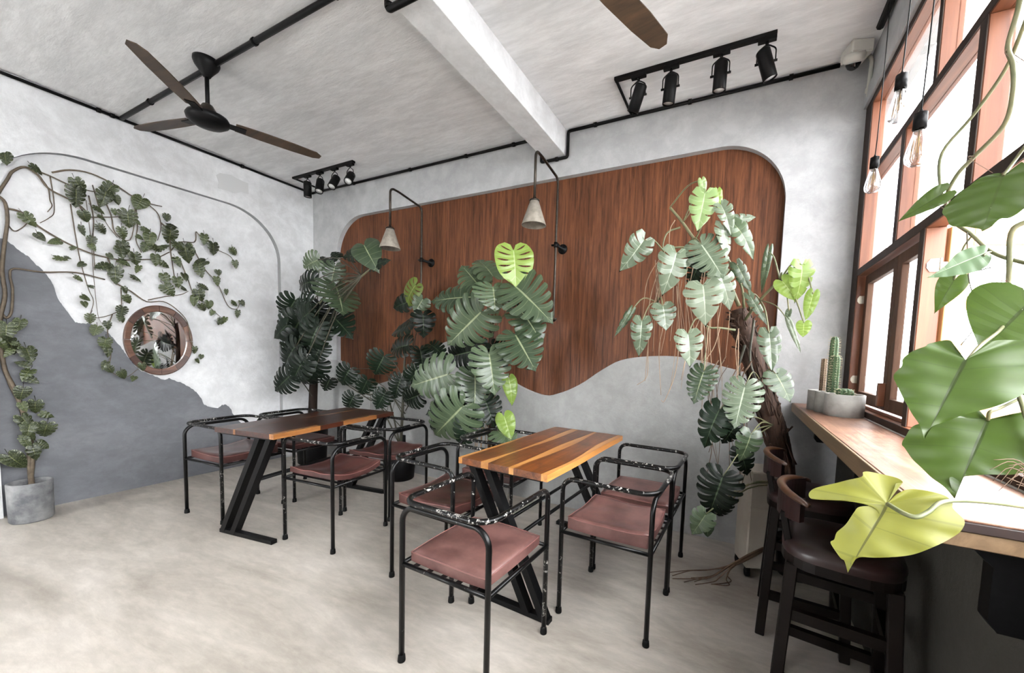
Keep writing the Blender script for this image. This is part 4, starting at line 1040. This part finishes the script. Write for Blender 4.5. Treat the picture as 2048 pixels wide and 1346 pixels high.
for k in range(90):
    u0 = rr.uniform(0.18, 0.9); i0 = int(u0 * (kk - 1)); i1 = min(kk - 1, i0 + rr.randint(5, 12)); a = rr.uniform(0, 6.28); pts = []
    for i in range(i0, i1 + 1):
        t_ = (P[min(i + 1, kk - 1)] - P[max(i - 1, 0)]).normalized(); u = t_.orthogonal().normalized(); w = t_.cross(u); a += rr.uniform(-0.12, 0.12)
        pts.append(P[i] + (u * math.cos(a) + w * math.sin(a)) * (0.064 + rr.uniform(-0.004, 0.008)))
    pts[-1] = pts[-1] + (pts[-1] - P[i1]) * rr.uniform(0, 0.5)
    b.tube(pts, rr.uniform(0.003, 0.007), 5)
fb = b.build('bark_fibres', M_bark, m3); fb['kind'] = 'stuff'
head = at(1478, 612, 2.76)
br1 = [head, at(1455, 560, 2.72), at(1420, 510, 2.68), at(1390, 480, 2.66), at(1365, 445, 2.64), at(1340, 415, 2.62)]
br2 = [at(1490, 640, 2.76), at(1520, 600, 2.62), at(1560, 560, 2.54), at(1596, 530, 2.48)]
br3 = [at(1420, 510, 2.68), at(1370, 495, 2.62), at(1330, 505, 2.58), at(1322, 560, 2.56), at(1315, 605, 2.56)]
br4 = [at(1470, 660, 2.74), at(1440, 656, 2.66), at(1416, 654, 2.62), at(1402, 636, 2.6)]
br5 = [at(1360, 455, 2.65), at(1335, 465, 2.6), at(1326, 490, 2.58), at(1330, 505, 2.58)]
for q, r in ((br1, 0.013), (br2, 0.009), (br3, 0.008), (br4, 0.008), (br5, 0.006)): stem(m3, q, r, M_stem, 'branch', 7)
stem(m3, [at(1500, 620, 2.72), at(1495, 560, 2.7), at(1480, 520, 2.68)], 0.008, M_stem, 'branch', 7)
stem(m3, [at(1488, 616, 2.72), at(1482, 570, 2.7), at(1450, 505, 2.68)], 0.009, M_stem, 'branch', 7)
def org3(B, rr):
    px = [Vector(q) for q in br1 + br2 + br3 + br4 + [at(1505, 700, 2.76), at(1520, 760, 2.74), at(1545, 850, 2.8), (0.35, 2.90, 0.6), (0.40, 2.92, 0.4)]]
    px = [q for q in px if (q - B).length > 0.07] or px
    return min(px, key=lambda q: (q - B).length)
leafy(m3, [
    (1410, 386, 1397, 456, 0.78, 2.48, -0.05, L_fresh, 'split'), (1404, 360, 1411, 388, 0.6, 2.50, 0.0, L_fresh, 'heart'), (1436, 382, 1441, 420, 0.5, 2.56, 0.0, L_lime, 'heart'),
    (1442, 410, 1468, 456, 0.6, 2.50, -0.06, L_pale, 'split'), (1464, 442, 1512, 433, 0.6, 2.56, 0.02, L_pale, 'split'), (1468, 448, 1517, 496, 0.6, 2.52, -0.04, L_mid, 'few'),
    (1446, 452, 1458, 510, 0.62, 2.50, -0.05, L_pale, 'split'), (1288, 480, 1246, 538, 0.78, 2.50, -0.06, L_pale, 'split'), (1402, 488, 1446, 548, 0.85, 2.46, -0.08, L_pale, 'big'),
    (1353, 506, 1336, 574, 0.9, 2.42, -0.08, L_pale, 'split'), (1406, 570, 1414, 634, 1.1, 2.42, -0.08, L_pale, 'split'), (1438, 548, 1468, 604, 0.8, 2.52, -0.05, L_pale, 'split'),
    (1402, 518, 1382, 566, 1.0, 2.60, -0.02, L_dark, 'mid'), (1326, 612, 1334, 658, 1.1, 2.46, -0.03, L_pale, 'split'), (1262, 622, 1230, 672, 0.3, 2.46, -0.03, L_mid, 'few'),
    (1284, 642, 1278, 704, 0.7, 2.42, -0.05, L_pale, 'split'), (1376, 668, 1384, 726, 0.95, 2.40, -0.06, L_pale, 'split'), (1537, 504, 1521, 582, 0.22, 2.56, 0.0, L_mid, 'heart'),
    (1474, 530, 1503, 582, 0.5, 2.58, 0.0, L_mid, 'few'), (1500, 592, 1536, 648, 0.32, 2.56, -0.04, L_pale, 'split'), (1604, 530, 1606, 594, 0.78, 2.44, -0.03, L_lime, 'few'),
    (1564, 562, 1594, 596, 0.8, 2.46, -0.03, L_lime, 'heart'), (1626, 588, 1612, 640, 0.5, 2.44, 0.0, L_lime, 'heart'), (1608, 646, 1606, 674, 1.0, 2.44, 0.0, L_lime, 'heart'),
    (1578, 622, 1571, 646, 0.5, 2.48, 0.0, L_mid, 'heart'), (1580, 646, 1603, 704, 0.2, 2.46, -0.02, L_pale, 'heart'), (1538, 666, 1546, 738, 0.62, 2.50, -0.05, L_pale, 'split'),
    (1552, 748, 1584, 800, 1.1, 2.52, -0.05, L_mid, 'split'), (1408, 742, 1386, 804, 0.85, 2.46, -0.05, L_mid, 'big'), (1490, 772, 1470, 852, 0.85, 2.46, -0.08, L_pale, 'big'),
    (1440, 818, 1402, 888, 0.8, 2.46, -0.06, L_dark, 'mid'), (1502, 868, 1486, 924, 0.9, 2.50, -0.04, L_mid, 'split'), (1446, 952, 1418, 1030, 1.0, 2.40, -0.08, L_dark, 'big'),
    (1412, 1028, 1384, 1070, 1.0, 2.36, -0.04, L_mid, 'few'), (1414, 1044, 1418, 1078, 0.8, 2.42, 0, L_mid, 'heart'), (1470, 850, 1450, 890, 0.9, 2.56, -0.02, L_dark, 'mid'),
    (1480, 900, 1500, 950, 0.9, 2.58, -0.02, L_dark, 'mid'), (1450, 1000, 1440, 1040, 0.9, 2.46, 0, L_dark, 'mid')], org3, M_stem, 51, 0.005)
rr = random.Random(12)
for q in ([(1330, 503), (1295, 560), (1285, 640)], [(1330, 505), (1300, 600), (1296, 700), (1294, 752), (1274, 770)], [(1322, 560), (1308, 610), (1297, 680), (1290, 762)], [(1353, 572), (1358, 660), (1352, 740), (1330, 800), (1322, 800)],
          [(1350, 440), (1340, 460), (1338, 500)], [(1416, 655), (1412, 700), (1400, 740)], [(1400, 636), (1378, 690), (1362, 760)], [(1440, 656), (1425, 700), (1390, 745)], [(1325, 505), (1322, 580), (1326, 650), (1318, 700), (1322, 790)]):
    stem(m3, [at(x, y, 2.52) for x, y in q], 0.0034, M_root, 'aerial_root', 5, 5, 0.5)
for k in range(26):
    px = rr.uniform(1285, 1480); py = 500 + (px - 1285) * rr.uniform(0.2, 0.85) ; py = min(py, 660); L_ = rr.uniform(120, 270); Y = rr.uniform(2.5, 2.66); d = rr.uniform(-16, 10)
    stem(m3, [at(px, py, Y), at(px - 4 + rr.uniform(-6, 6), py + L_ * 0.3, Y), at(px + d * 0.3, py + L_ * 0.65, Y), at(px + d, py + L_, Y)], rr.uniform(0.0016, 0.0032), M_root, 'aerial_root', 4, 4, 0.5)
for k in range(12):
    px = rr.uniform(1400, 1500); py = rr.uniform(700, 800); Y = rr.uniform(2.55, 2.66)
    stem(m3, [at(px + 20, py, Y), at(px, py + 40, Y), at(px + rr.uniform(-12, 12), py + 140, Y), at(px + rr.uniform(-12, 12), py + rr.uniform(180, 260), Y)], rr.uniform(0.0018, 0.004), M_rootdark, 'aerial_root', 4, 4, 0.5)
for k in range(9):
    x, y = rr.uniform(-0.25, 0.05), rr.uniform(2.5, 2.75)
    stem(m3, [(0.34, 2.88, 0.25), (0.08, 2.62, 0.12 + 0.05 * rr.random()), (x * 0.4, y, 0.02), (x, y - 0.06, 0.008), (x - 0.1, y - 0.15 + rr.uniform(-0.06, 0.1), 0.006)], 0.005, M_rootdark, 'floor_root', 5, 5, 0.5)
for q in ([at(1508, 640, 2.70), at(1500, 720, 2.68), at(1520, 790, 2.66), at(1500, 840, 2.66)], [at(1490, 690, 2.68), at(1478, 740, 2.66), at(1492, 800, 2.64), at(1478, 880, 2.62)]):
    stem(m3, q, 0.009, M_stemdark, 'climbing_stem', 6)

# ---- vine on the left wall
vp = thing('planter', 'mottled grey oval concrete pot against the left wall', 'pot', (-4.80, 0.85, 0), math.radians(90))
ov = []
for r, z in [(0.0, 0.0), (0.100, 0.0), (0.108, 0.012), (0.112, 0.295), (0.106, 0.30), (0.098, 0.297), (0.094, 0.24), (0.0, 0.24)]: ov.append((r, z))
Msc = Matrix.Diagonal((1.0, 1.0, 1.0, 1.0))
MB().lathe(ov, 32, M=Msc).build('pot_wall', M_potdark, vp); MB().lathe([(0.0, 0.262), (0.094, 0.258), (0.094, 0.24), (0.0, 0.24)], 20).build('soil', M_soil, vp)
vn = thing('climbing_vine', 'variegated vine climbing from the oval pot across the left wall', 'plant', (-4.80, 0.85, 0.25))
def wv(px, py, off=0.02): p = atx(px, py, XN + off); return p
V = [([(62, 968), (60, 930), (58, 880), (48, 830), (30, 780), (10, 740), (2, 690), (0, 640), (10, 590), (4, 540), (10, 480), (15, 440), (10, 405), (-6, 390)], 0.016, M_stembrown),
     ([(60, 968), (66, 920), (60, 860), (44, 815), (20, 770), (4, 720), (-6, 660)], 0.012, M_stembrown),
     ([(2, 625), (12, 636), (23, 623), (25, 578), (20, 552), (28, 537), (83, 544), (152, 545), (210, 559)], 0.009, M_stembrown),
     ([(-8, 395), (0, 381), (15, 358), (25, 343), (50, 334), (76, 350), (96, 376), (131, 395), (157, 409), (174, 424)], 0.010, M_stembrown),
     ([(76, 350), (96, 376), (100, 400), (104, 412), (95, 424)], 0.005, M_stembrown), ([(100, 352), (107, 395), (108, 425), (98, 436), (80, 446)], 0.004, M_stembrown),
     ([(60, 338), (96, 350), (146, 373), (182, 382), (202, 385)], 0.006, M_stembrown), ([(104, 345), (139, 340), (182, 347), (232, 371), (266, 393), (296, 406), (324, 413)], 0.007, M_stembrown),
     ([(296, 408), (316, 428), (322, 454), (315, 481)], 0.005, M_stembrown), ([(10, 416), (33, 421), (50, 429), (76, 452), (126, 482), (177, 505), (215, 515), (245, 520), (283, 519), (311, 517), (339, 504)], 0.008, M_stembrown),
     ([(12, 445), (28, 462), (45, 455), (60, 440)], 0.005, M_stembrown),
     ([(322, 445), (338, 464), (341, 502), (349, 555), (352, 575)], 0.006, M_stembrown), ([(341, 502), (360, 484), (389, 484), (392, 464), (398, 470), (420, 492), (440, 502), (460, 512), (470, 527)], 0.005, M_stembrown),
     ([(388, 500), (410, 539), (435, 567), (455, 610), (473, 618), (480, 605)], 0.005, M_stembrown), ([(360, 520), (377, 562), (387, 587), (407, 603), (442, 635)], 0.005, M_stembrown),
     ([(228, 565), (261, 582), (293, 603), (326, 603), (352, 618), (374, 643), (382, 680), (390, 703)], 0.006, M_stembrown), ([(296, 600), (331, 593), (362, 589), (377, 582)], 0.005, M_stembrown),
     ([(242, 575), (242, 615), (225, 628), (200, 635), (180, 636)], 0.004, M_stembrown), ([(141, 408), (152, 477), (162, 527), (177, 578), (187, 603), (179, 631)], 0.004, M_stembrown),
     ([(177, 391), (187, 436), (186, 477), (190, 540)], 0.005, M_stembrown), ([(172, 400), (182, 480), (188, 560), (196, 630), (206, 650)], 0.0025, M_stembrown),
     ([(225, 628), (215, 660), (221, 694), (221, 717), (217, 735), (231, 749), (253, 754), (276, 738)], 0.004, M_stembrown),
     ([(202, 385), (222, 430), (230, 465), (260, 480), (270, 430), (265, 400)], 0.005, M_stembrown), ([(270, 400), (275, 450), (272, 480), (283, 505)], 0.005, M_stembrown),
     ([(157, 409), (175, 432), (210, 434), (245, 432), (266, 420)], 0.005, M_stembrown), ([(215, 515), (225, 540), (228, 565)], 0.006, M_stembrown), ([(185, 370), (200, 420), (215, 450), (235, 475)], 0.004, M_stembrown)]
for q, r, m in V: stem(vn, [wv(x, y, 0.018 + r + (0.03 if 300 < x < 400 and y > 600 else 0)) if not (y > 950) else Vector((-4.80, 0.85, 0.25)) + Vector((0, 0.004 * (x - 60), 0)) for x, y in q], r, m, 'stem', 6, 4, 0.55)
c2 = [(35, 120, 60), (245, 190, 80), (510, 300, 90), (490, 370, 100), (690, 320, 70), (670, 370, 70), (750, 390, 50), (640, 450, 70), (660, 500, 50), (735, 465, 35), (545, 497, 60), (655, 575, 60), (520, 585, 50), (890, 410, 65), (820, 510, 80), (885, 530, 35), (790, 600, 60), (940, 575, 50), (1070, 500, 35), (1110, 550, 55), (1095, 615, 70), (900, 625, 40), (960, 640, 60), (580, 650, 45), (595, 690, 40), (190, 515, 90), (265, 625, 60), (345, 650, 60), (470, 690, 30), (395, 760, 70), (435, 755, 35), (515, 800, 40), (800, 690, 70), (780, 725, 60), (710, 750, 40), (650, 810, 70), (740, 870, 90), (800, 785, 60), (870, 765, 60), (880, 830, 40), (880, 885, 60), (930, 690, 45), (1010, 695, 60), (1050, 680, 50), (1150, 680, 70), (1190, 730, 90), (1240, 700, 60), (1310, 640, 50), (1370, 700, 60), (1500, 720, 45), (1510, 800, 40), (1275, 790, 65), (1280, 840, 60), (1400, 850, 25), (1390, 905, 40), (1190, 880, 40), (1065, 895, 60), (1140, 915, 50), (1310, 945, 50), (1085, 965, 70), (1185, 955, 35), (1450, 975, 25), (1240, 1035, 50), (1280, 1000, 60), (1300, 1080, 45), (1340, 1060, 40), (1355, 1110, 30), (1430, 1160, 40), (1410, 1165, 30), (1520, 1115, 35), (1555, 1045, 30), (1510, 1050, 40), (575, 935, 40), (555, 1015, 50), (510, 890, 50), (820, 1025, 50), (805, 965, 40), (545, 1055, 30), (580, 1150, 45), (780, 1100, 45), (770, 1140, 35), (690, 1190, 40), (790, 1155, 30), (120, 1190, 60), (610, 1225, 50), (680, 1310, 50), (1060, 800, 60), (1000, 770, 50), (1140, 780, 45)]
VL = [(x / 3.205, 280 + y / 3.205, s / 3.205) for x, y, s in c2]
VL += [(160 + x / 5.607, 560 + y / 5.607, s / 5.607) for x, y, s in [(275, 715, 90), (320, 805, 80), (270, 960, 80), (340, 1010, 70), (490, 1070, 90), (600, 1105, 40), (700, 980, 70), (1290, 790, 60), (1360, 865, 40), (1325, 910, 50)]]
VL += [(x / 2.80, 600 + y / 2.80, s / 2.80) for x, y, s in [(110, 145, 50), (30, 180, 70), (75, 265, 80), (95, 245, 40), (120, 355, 70), (165, 310, 70), (140, 415, 60), (185, 450, 60), (120, 530, 60), (195, 605, 60), (265, 645, 60), (150, 690, 80), (250, 735, 70), (180, 760, 60), (150, 810, 50), (245, 815, 60), (195, 860, 60), (95, 910, 100), (20, 250, 60), (40, 300, 50), (130, 600, 40), (60, 215, 60), (160, 730, 60), (140, 770, 50)]]
rr = random.Random(77)
for (x, y, s) in VL:
    a = rr.gauss(1.2, 0.75); ln = s * 1.22; off = rr.uniform(0.05, 0.11)
    if y > 900: off += 0.06
    dx, dy = math.cos(a) * ln, math.sin(a) * ln
    B = wv(x - dx / 2, y - dy / 2 , off); T = wv(x + dx / 2, y + dy / 2, off + rr.uniform(-0.02, 0.04))
    hint = Vector((0.9, -0.25, 0.4)) + Vector((rr.uniform(-0.3, 0.3), rr.uniform(-0.5, 0.4), rr.uniform(-0.2, 0.5)))
    put_leaf(vn, mon(L_poth, rr.choice(['few', 'few', 'mid', 'heart']), rr.randrange(3)), B, T, hint, rr.uniform(0.75, 1.0))
    if s > 14: stem(vn, [wv(x - dx * 0.8 + rr.uniform(-4, 4), y - dy * 0.8 - 4, 0.03), B], 0.002, M_stemdark, 'petiole', 4, 2)

# ---- hanging philodendron in the foreground
ph = thing('philodendron', 'hanging philodendron with big heart-shaped leaves in front of the window', 'plant', atd(2036, 60, 0.86))
def S(pts, r, m=M_stem, name='vine'): return stem(ph, [atd(x, y, d) for x, y, d in pts], r, m, name, 8, 5, 0.8)
S([(2050, -60, 0.82), (2044, -30, 0.82), (2036, 20, 0.84), (2016, 92, 0.86), (2026, 130, 0.86), (2026, 185, 0.87), (2008, 250, 0.90), (1952, 310, 0.96), (1914, 350, 1.0), (1892, 398, 1.04), (1905, 440, 1.04), (1942, 468, 1.0), (1985, 505, 0.94), (2050, 526, 0.85), (2120, 540, 0.80)], 0.0055)
S([(2090, -60, 0.80), (2048, 50, 0.84), (2010, 140, 0.90), (1945, 232, 0.98), (1884, 306, 1.04), (1880, 370, 1.06), (1888, 402, 1.05)], 0.0045)
S([(2060, 440, 0.84), (2023, 466, 0.86), (2018, 560, 0.88), (2008, 600, 0.88), (2012, 660, 0.86), (2030, 760, 0.82), (2060, 860, 0.78), (2075, 960, 0.76), (2090, 1060, 0.74)], 0.0055)
S([(1934, 465, 1.0), (1938, 560, 1.0), (1960, 625, 0.98), (1958, 645, 0.98), (1922, 690, 0.98)], 0.0014, M_stemdark)
S([(1982, 535, 0.93), (1955, 541, 0.96), (1976, 530, 0.94)], 0.0014, M_stemdark)
e_ = atd(2050, -60, 0.82); stem(ph, [(e_.x + 0.02, e_.y + 0.02, ZC), (e_.x + 0.015, e_.y, ZC - 0.4), (e_.x, e_.y, e_.z + 0.25), e_], 0.0055, M_stem, 'vine', 8, 5, 1.0)
def Lf(bx, by, tx, ty, d, dd, wf, m, kind, var, hint=(0, 0, 0), roll=0.0):
    B, T = atd(bx, by, d), atd(tx, ty, d + dd); h = (CAM - B).normalized() + Vector(hint)
    return put_leaf(ph, mon(m, kind, var), B, T, h, wf, roll)
Lf(1884, 388, 1798, 439, 1.02, 0.05, 0.75, L_phil, 'arrow', 1, (0.1, 0, 0.3))
Lf(1908, 560, 1871, 623, 1.04, 0.02, 0.95, L_phil, 'arrow', 2)
Lf(2052, 612, 1958, 706, 0.82, 0.03, 1.5, L_phil, 'phil', 0, (0, 0, 0.3), 0.1)
Lf(2060, 760, 2040, 800, 0.88, 0.0, 1.2, L_phil, 'phil', 0)
def big_leaf(base, tip, left, right, d, dd, mat, hint=(0, 0, 0), fold=0.10, droop=0.10, wave=0.022, m0=(0.25, 0.25), seed=0):
    """A broad leaf with its own irregular rim on either side of the midrib; blade ruled from midrib to rim, cupped and rippled."""
    bx, by = base; ex, ey = tip[0] - bx, tip[1] - by; L = math.hypot(ex, ey); ey_, ex_ = (ex / L, ey / L), (-ey / L, ex / L)
    def loc(p): q = (p[0] - bx, p[1] - by); return Vector(((q[0] * ex_[0] + q[1] * ex_[1]) / L, (q[0] * ey_[0] + q[1] * ey_[1]) / L, 0))
    rr = random.Random(seed); V_, F_, U_ = [], [], []; NS = 8
    for side, k0 in ((left, m0[0]), (right, m0[1])):
        C = spline([loc(p) for p in side], 6); n = len(C); acc = [0.0]
        for a, c in zip(C, C[1:]): acc.append(acc[-1] + (c - a).length)
        o = len(V_); sg = 1 if sum(p.x for p in C) > 0 else -1; nv = 6
        for i, E_ in enumerate(C):
            p = acc[i] / acc[-1]; m = max(0.0, (p - k0) / (1 - k0)); M_ = Vector((0, m ** 1.1 * (0.9 + 0.1 * m), 0)); u = 0.5 + 0.5 * abs(2 * ((p * nv) % 1.0) - 1)
            for j in range(NS + 1):
                s_ = j / NS; q = M_.lerp(E_, s_); z = fold * abs(q.x) - 0.25 * q.x * q.x - droop * (q.y - 0.3) ** 2 + wave * s_ * math.sin(p * nv * 2 * math.pi + seed) + 0.5 * wave * math.sin(9 * q.x + 5 * q.y + seed)
                V_.append((q.x, q.y, z)); U_.append((u, s_))
        for i in range(n - 1):
            for j in range(NS):
                a = o + i * (NS + 1) + j; q = (a, a + 1, a + NS + 2, a + NS + 1); F_.append(q if sg > 0 else tuple(reversed(q)))
    me = mesh('leaf', V_, F_, True); uvl = me.uv_layers.new(name='UVMap')
    for lp in me.loops: uvl.data[lp.index].uv = U_[lp.vertex_index]
    me.materials.append(mat)
    B, T = atd(*base, d), atd(*tip, d + dd)
    return put_leaf(ph, me, B, T, (CAM - (B + T) / 2).normalized() + Vector(hint), 1.0)
big_leaf((2006, 352), (1964, 462), [(2006, 352), (2001, 343), (1987, 339), (1967, 343), (1948, 355), (1925, 371), (1908, 389), (1913, 407), (1915, 421), (1919, 430), (1937, 441), (1951, 448), (1962, 455), (1964, 462)],
         [(2006, 352), (2013, 351), (2019, 343), (2030, 336), (2035, 334), (2044, 354), (2060, 362), (2066, 385), (2056, 412), (2034, 432), (2008, 448), (1992, 446), (1978, 456), (1964, 462)], 0.86, 0.02, L_phil, (0, 0, 0.15), seed=1)
big_leaf((1969, 506), (1855, 554), [(1969, 506), (1976, 499), (1976, 488), (1969, 485), (1948, 486), (1928, 492), (1914, 502), (1893, 527), (1875, 542), (1855, 554)],
         [(1969, 506), (1980, 511), (1981, 518), (1976, 534), (1966, 545), (1948, 554), (1919, 558), (1884, 558), (1864, 556), (1855, 554)], 0.94, 0.04, L_phil2, (0, 0, 0.2), wave=0.008, m0=(0.15, 0.15), seed=2)
big_leaf((1931, 719), (1849, 878), [(1931, 719), (1921, 696), (1917, 675), (1904, 669), (1885, 673), (1877, 681), (1854, 688), (1840, 702), (1836, 719), (1821, 735), (1822, 758), (1829, 789), (1836, 820), (1846, 847), (1849, 878)],
         [(1931, 719), (1950, 704), (1966, 690), (1989, 685), (2016, 688), (2029, 696), (2033, 716), (2045, 733), (2024, 750), (2000, 789), (1970, 812), (1927, 827), (1888, 841), (1865, 853), (1849, 878)], 0.78, 0.0, L_phil, (0, 0, 0.12), m0=(0.3, 0.3), seed=3)
big_leaf((1976, 838), (1910, 995), [(1976, 838), (1967, 832), (1966, 816), (1950, 823), (1919, 833), (1872, 846), (1853, 870), (1846, 888), (1850, 898), (1863, 927), (1879, 951), (1896, 972), (1910, 995)],
         [(1976, 838), (1991, 837), (2014, 829), (2038, 821), (2060, 825), (2068, 848), (2066, 890), (2048, 932), (2024, 939), (1991, 945), (1948, 950), (1915, 954), (1907, 961), (1910, 995)], 0.84, -0.02, L_phil, (0, 0, 0.15), m0=(0.25, 0.28), seed=4)
big_leaf((1774, 1007), (1695, 1146), [(1774, 1007), (1788, 984), (1793, 967), (1804, 964), (1795, 954), (1762, 945), (1745, 945), (1740, 956), (1707, 965), (1652, 984), (1646, 1004), (1686, 1005), (1728, 1009), (1757, 1011), (1730, 1017), (1720, 1028), (1703, 1053), (1686, 1070), (1680, 1085), (1673, 1093), (1686, 1119), (1692, 1124), (1695, 1146)],
         [(1774, 1007), (1789, 990), (1808, 978), (1829, 977), (1860, 986), (1869, 998), (1868, 1008), (1879, 1028), (1873, 1045), (1862, 1057), (1833, 1078), (1795, 1099), (1749, 1110), (1712, 1114), (1704, 1122), (1695, 1146)], 0.72, 0.0, L_yel, (0, 0, 0.1), m0=(0.56, 0.32), seed=5)
def Pt(pts, r): return stem(ph, [atd(x, y, d) for x, y, d in pts], r, M_stem, 'petiole', 7, 6, 0.9)
Pt([(1776, 1008, 0.715), (1806, 1026, 0.68), (1832, 1034, 0.665), (1856, 1024, 0.665), (1880, 1006, 0.67), (1920, 1001, 0.68), (1990, 1006, 0.70), (2090, 1020, 0.72)], 0.0042)
Pt([(1976, 840, 0.84), (1980, 824, 0.83), (2000, 816, 0.83), (2055, 790, 0.82)], 0.0035)
Pt([(1938, 718, 0.78), (1962, 690, 0.81), (2000, 660, 0.83), (2012, 640, 0.86)], 0.0038)
Pt([(2006, 352, 0.86), (2030, 320, 0.86), (2052, 290, 0.84)], 0.0035)
Pt([(1884, 388, 1.02), (1890, 395, 1.03), (1890, 402, 1.04)], 0.003)
Pt([(1966, 512, 0.94), (1976, 505, 0.94), (1985, 505, 0.94)], 0.003)
Pt([(1908, 560, 1.04), (1925, 500, 1.02), (1945, 470, 1.0)], 0.0025)
Pt([(2062, 606, 0.80), (2070, 640, 0.82), (2030, 760, 0.82)], 0.003)
rr = random.Random(4)
for k in range(18):
    x, y, d = rr.choice([(2016, 95, 0.86), (2026, 180, 0.87), (1950, 312, 0.96), (1900, 400, 1.04), (2018, 560, 0.88), (2010, 610, 0.88), (2030, 110, 0.86), (1912, 352, 1.0)])
    q = [(x, y, d), (x + rr.uniform(-25, 25), y + rr.uniform(0, 14), d), (x + rr.uniform(-45, 40), y + rr.uniform(5, 40), d)]
    stem(ph, [atd(*p) for p in q], 0.0012, M_rootdark, 'aerial_root', 4, 4, 0.5)
for k in range(14):
    x, y = 2040 + rr.uniform(-20, 40), 930 + rr.uniform(-10, 50)
    stem(ph, [atd(2078, 970, 0.76), atd(x, y, 0.76), atd(x - rr.uniform(10, 60), y + rr.uniform(-20, 40), 0.76)], 0.0013, M_rootdark, 'aerial_root', 4, 4, 0.5)

# ------------------------------------------------------------------ cactus planter on the counter
cp = thing('cactus_planter', 'lobed concrete planter at the far end of the counter', 'pot', (0.50, 2.80, CZ))
def lobed(k):
    pts = []
    for (cx, cy, r, a0, a1) in ((0.045, -0.085, 0.085, -150, 30), (0.03, 0.0, 0.075, -60, 60), (0.02, 0.085, 0.075, -30, 170), (-0.03, 0.03, 0.06, 120, 240)):
        for i in range(9):
            a = math.radians(a0 + (a1 - a0) * i / 8); pts.append((cx + (r * k) * math.cos(a), cy + (r * k) * math.sin(a)))
    return pts
def stadium(r, l, k=1.0):
    pts = []
    for i in range(11): a = math.pi * i / 10; pts.append((r * k * math.cos(a), l + r * k * math.sin(a)))
    for i in range(11): a = math.pi + math.pi * i / 10; pts.append((r * k * math.cos(a), -l + r * k * math.sin(a)))
    return pts
b = MB()
for (x, y, r) in ((0.035, -0.18, 0.092), (-0.015, -0.06, 0.070), (-0.04, 0.05, 0.066)):
    b.lathe([(0.0, 0.0), (r, 0.0), (r, 0.118), (r - 0.003, 0.121), (r - 0.012, 0.12), (r - 0.013, 0.104), (0.0, 0.104)], 36, (x, y, 0))
b.build('pot_wall', M_concrete, cp)
b = MB()
for (x, y, r) in ((0.035, -0.18, 0.079), (-0.015, -0.06, 0.057), (-0.04, 0.05, 0.053)): b.lathe([(0.0, 0.111), (r, 0.110), (r, 0.103), (0, 0.103)], 24, (x, y, 0))
b.build('gravel', M_soil, cp)
def cactus(label, loc, h, r, ribs, mat, flat=False, name='cactus'):
    t = thing(name, label, 'cactus', loc); v = []; f = []; seg = ribs * 4
    prof = [(0.92, 0.0), (1.0, 0.1), (1.0, 0.5), (0.98, 0.85), (0.9, 0.93), (0.68, 0.975), (0.35, 0.995), (0.02, 1.0)] if not flat else [(1.0, 0.0), (1.0, 0.5), (0.98, 0.99), (0.02, 1.0)]
    if name == 'barrel_cactus': prof = [(0.7, 0.0), (0.95, 0.2), (1.0, 0.45), (0.92, 0.7), (0.7, 0.9), (0.35, 0.99), (0.02, 0.95)]
    for k, z in prof:
        for i in range(seg):
            a = 2 * math.pi * i / seg; q = r * k * (1 + 0.16 * math.cos(ribs * a)); v.append((q * math.cos(a), q * math.sin(a), z * h))
    for j in range(len(prof) - 1):
        for i in range(seg): f.append((j * seg + i, j * seg + (i + 1) % seg, (j + 1) * seg + (i + 1) % seg, (j + 1) * seg + i))
    MB().add(v, f, True).build('body', mat, t)
    b = MB(); rr = random.Random(int(h * 1000)); nz = max(3, int(h / 0.014))
    for i in range(ribs):
        a = 2 * math.pi * i / ribs
        for j in range(nz):
            z = h * (j + 0.5) / nz; k = interp([(zz, kk_) for kk_, zz in prof], z / h); p = Vector((r * k * 1.15 * math.cos(a), r * k * 1.15 * math.sin(a), z))
            for s in range(3):
                aa = a + rr.uniform(-0.7, 0.7); d = Vector((math.cos(aa), math.sin(aa), rr.uniform(-0.4, 0.6))) * (0.012 if not flat else 0.004)
                b.tube([p, p + d], 0.0006, 3, False)
    sp = b.build('spines', M_spine, t); sp['kind'] = 'stuff'
    return t
gz = CZ + 0.11
cactus('tall green columnar cactus, the taller one behind in the concrete planter', (0.492, 2.752, gz), 0.335, 0.0195, 7, M_cactus)
cactus('spiny ribbed columnar cactus standing in front in the concrete planter', (0.497, 2.702, gz), 0.225, 0.0185, 8, M_cactus)
cactus('dry brown cut-off cactus column at the back of the concrete planter', (0.464, 2.835, gz), 0.205, 0.014, 8, M_cactusdry, True)
cactus('small round barrel cactus at the front of the concrete planter', (0.53, 2.60, gz), 0.042, 0.036, 11, M_cactus, name='barrel_cactus')
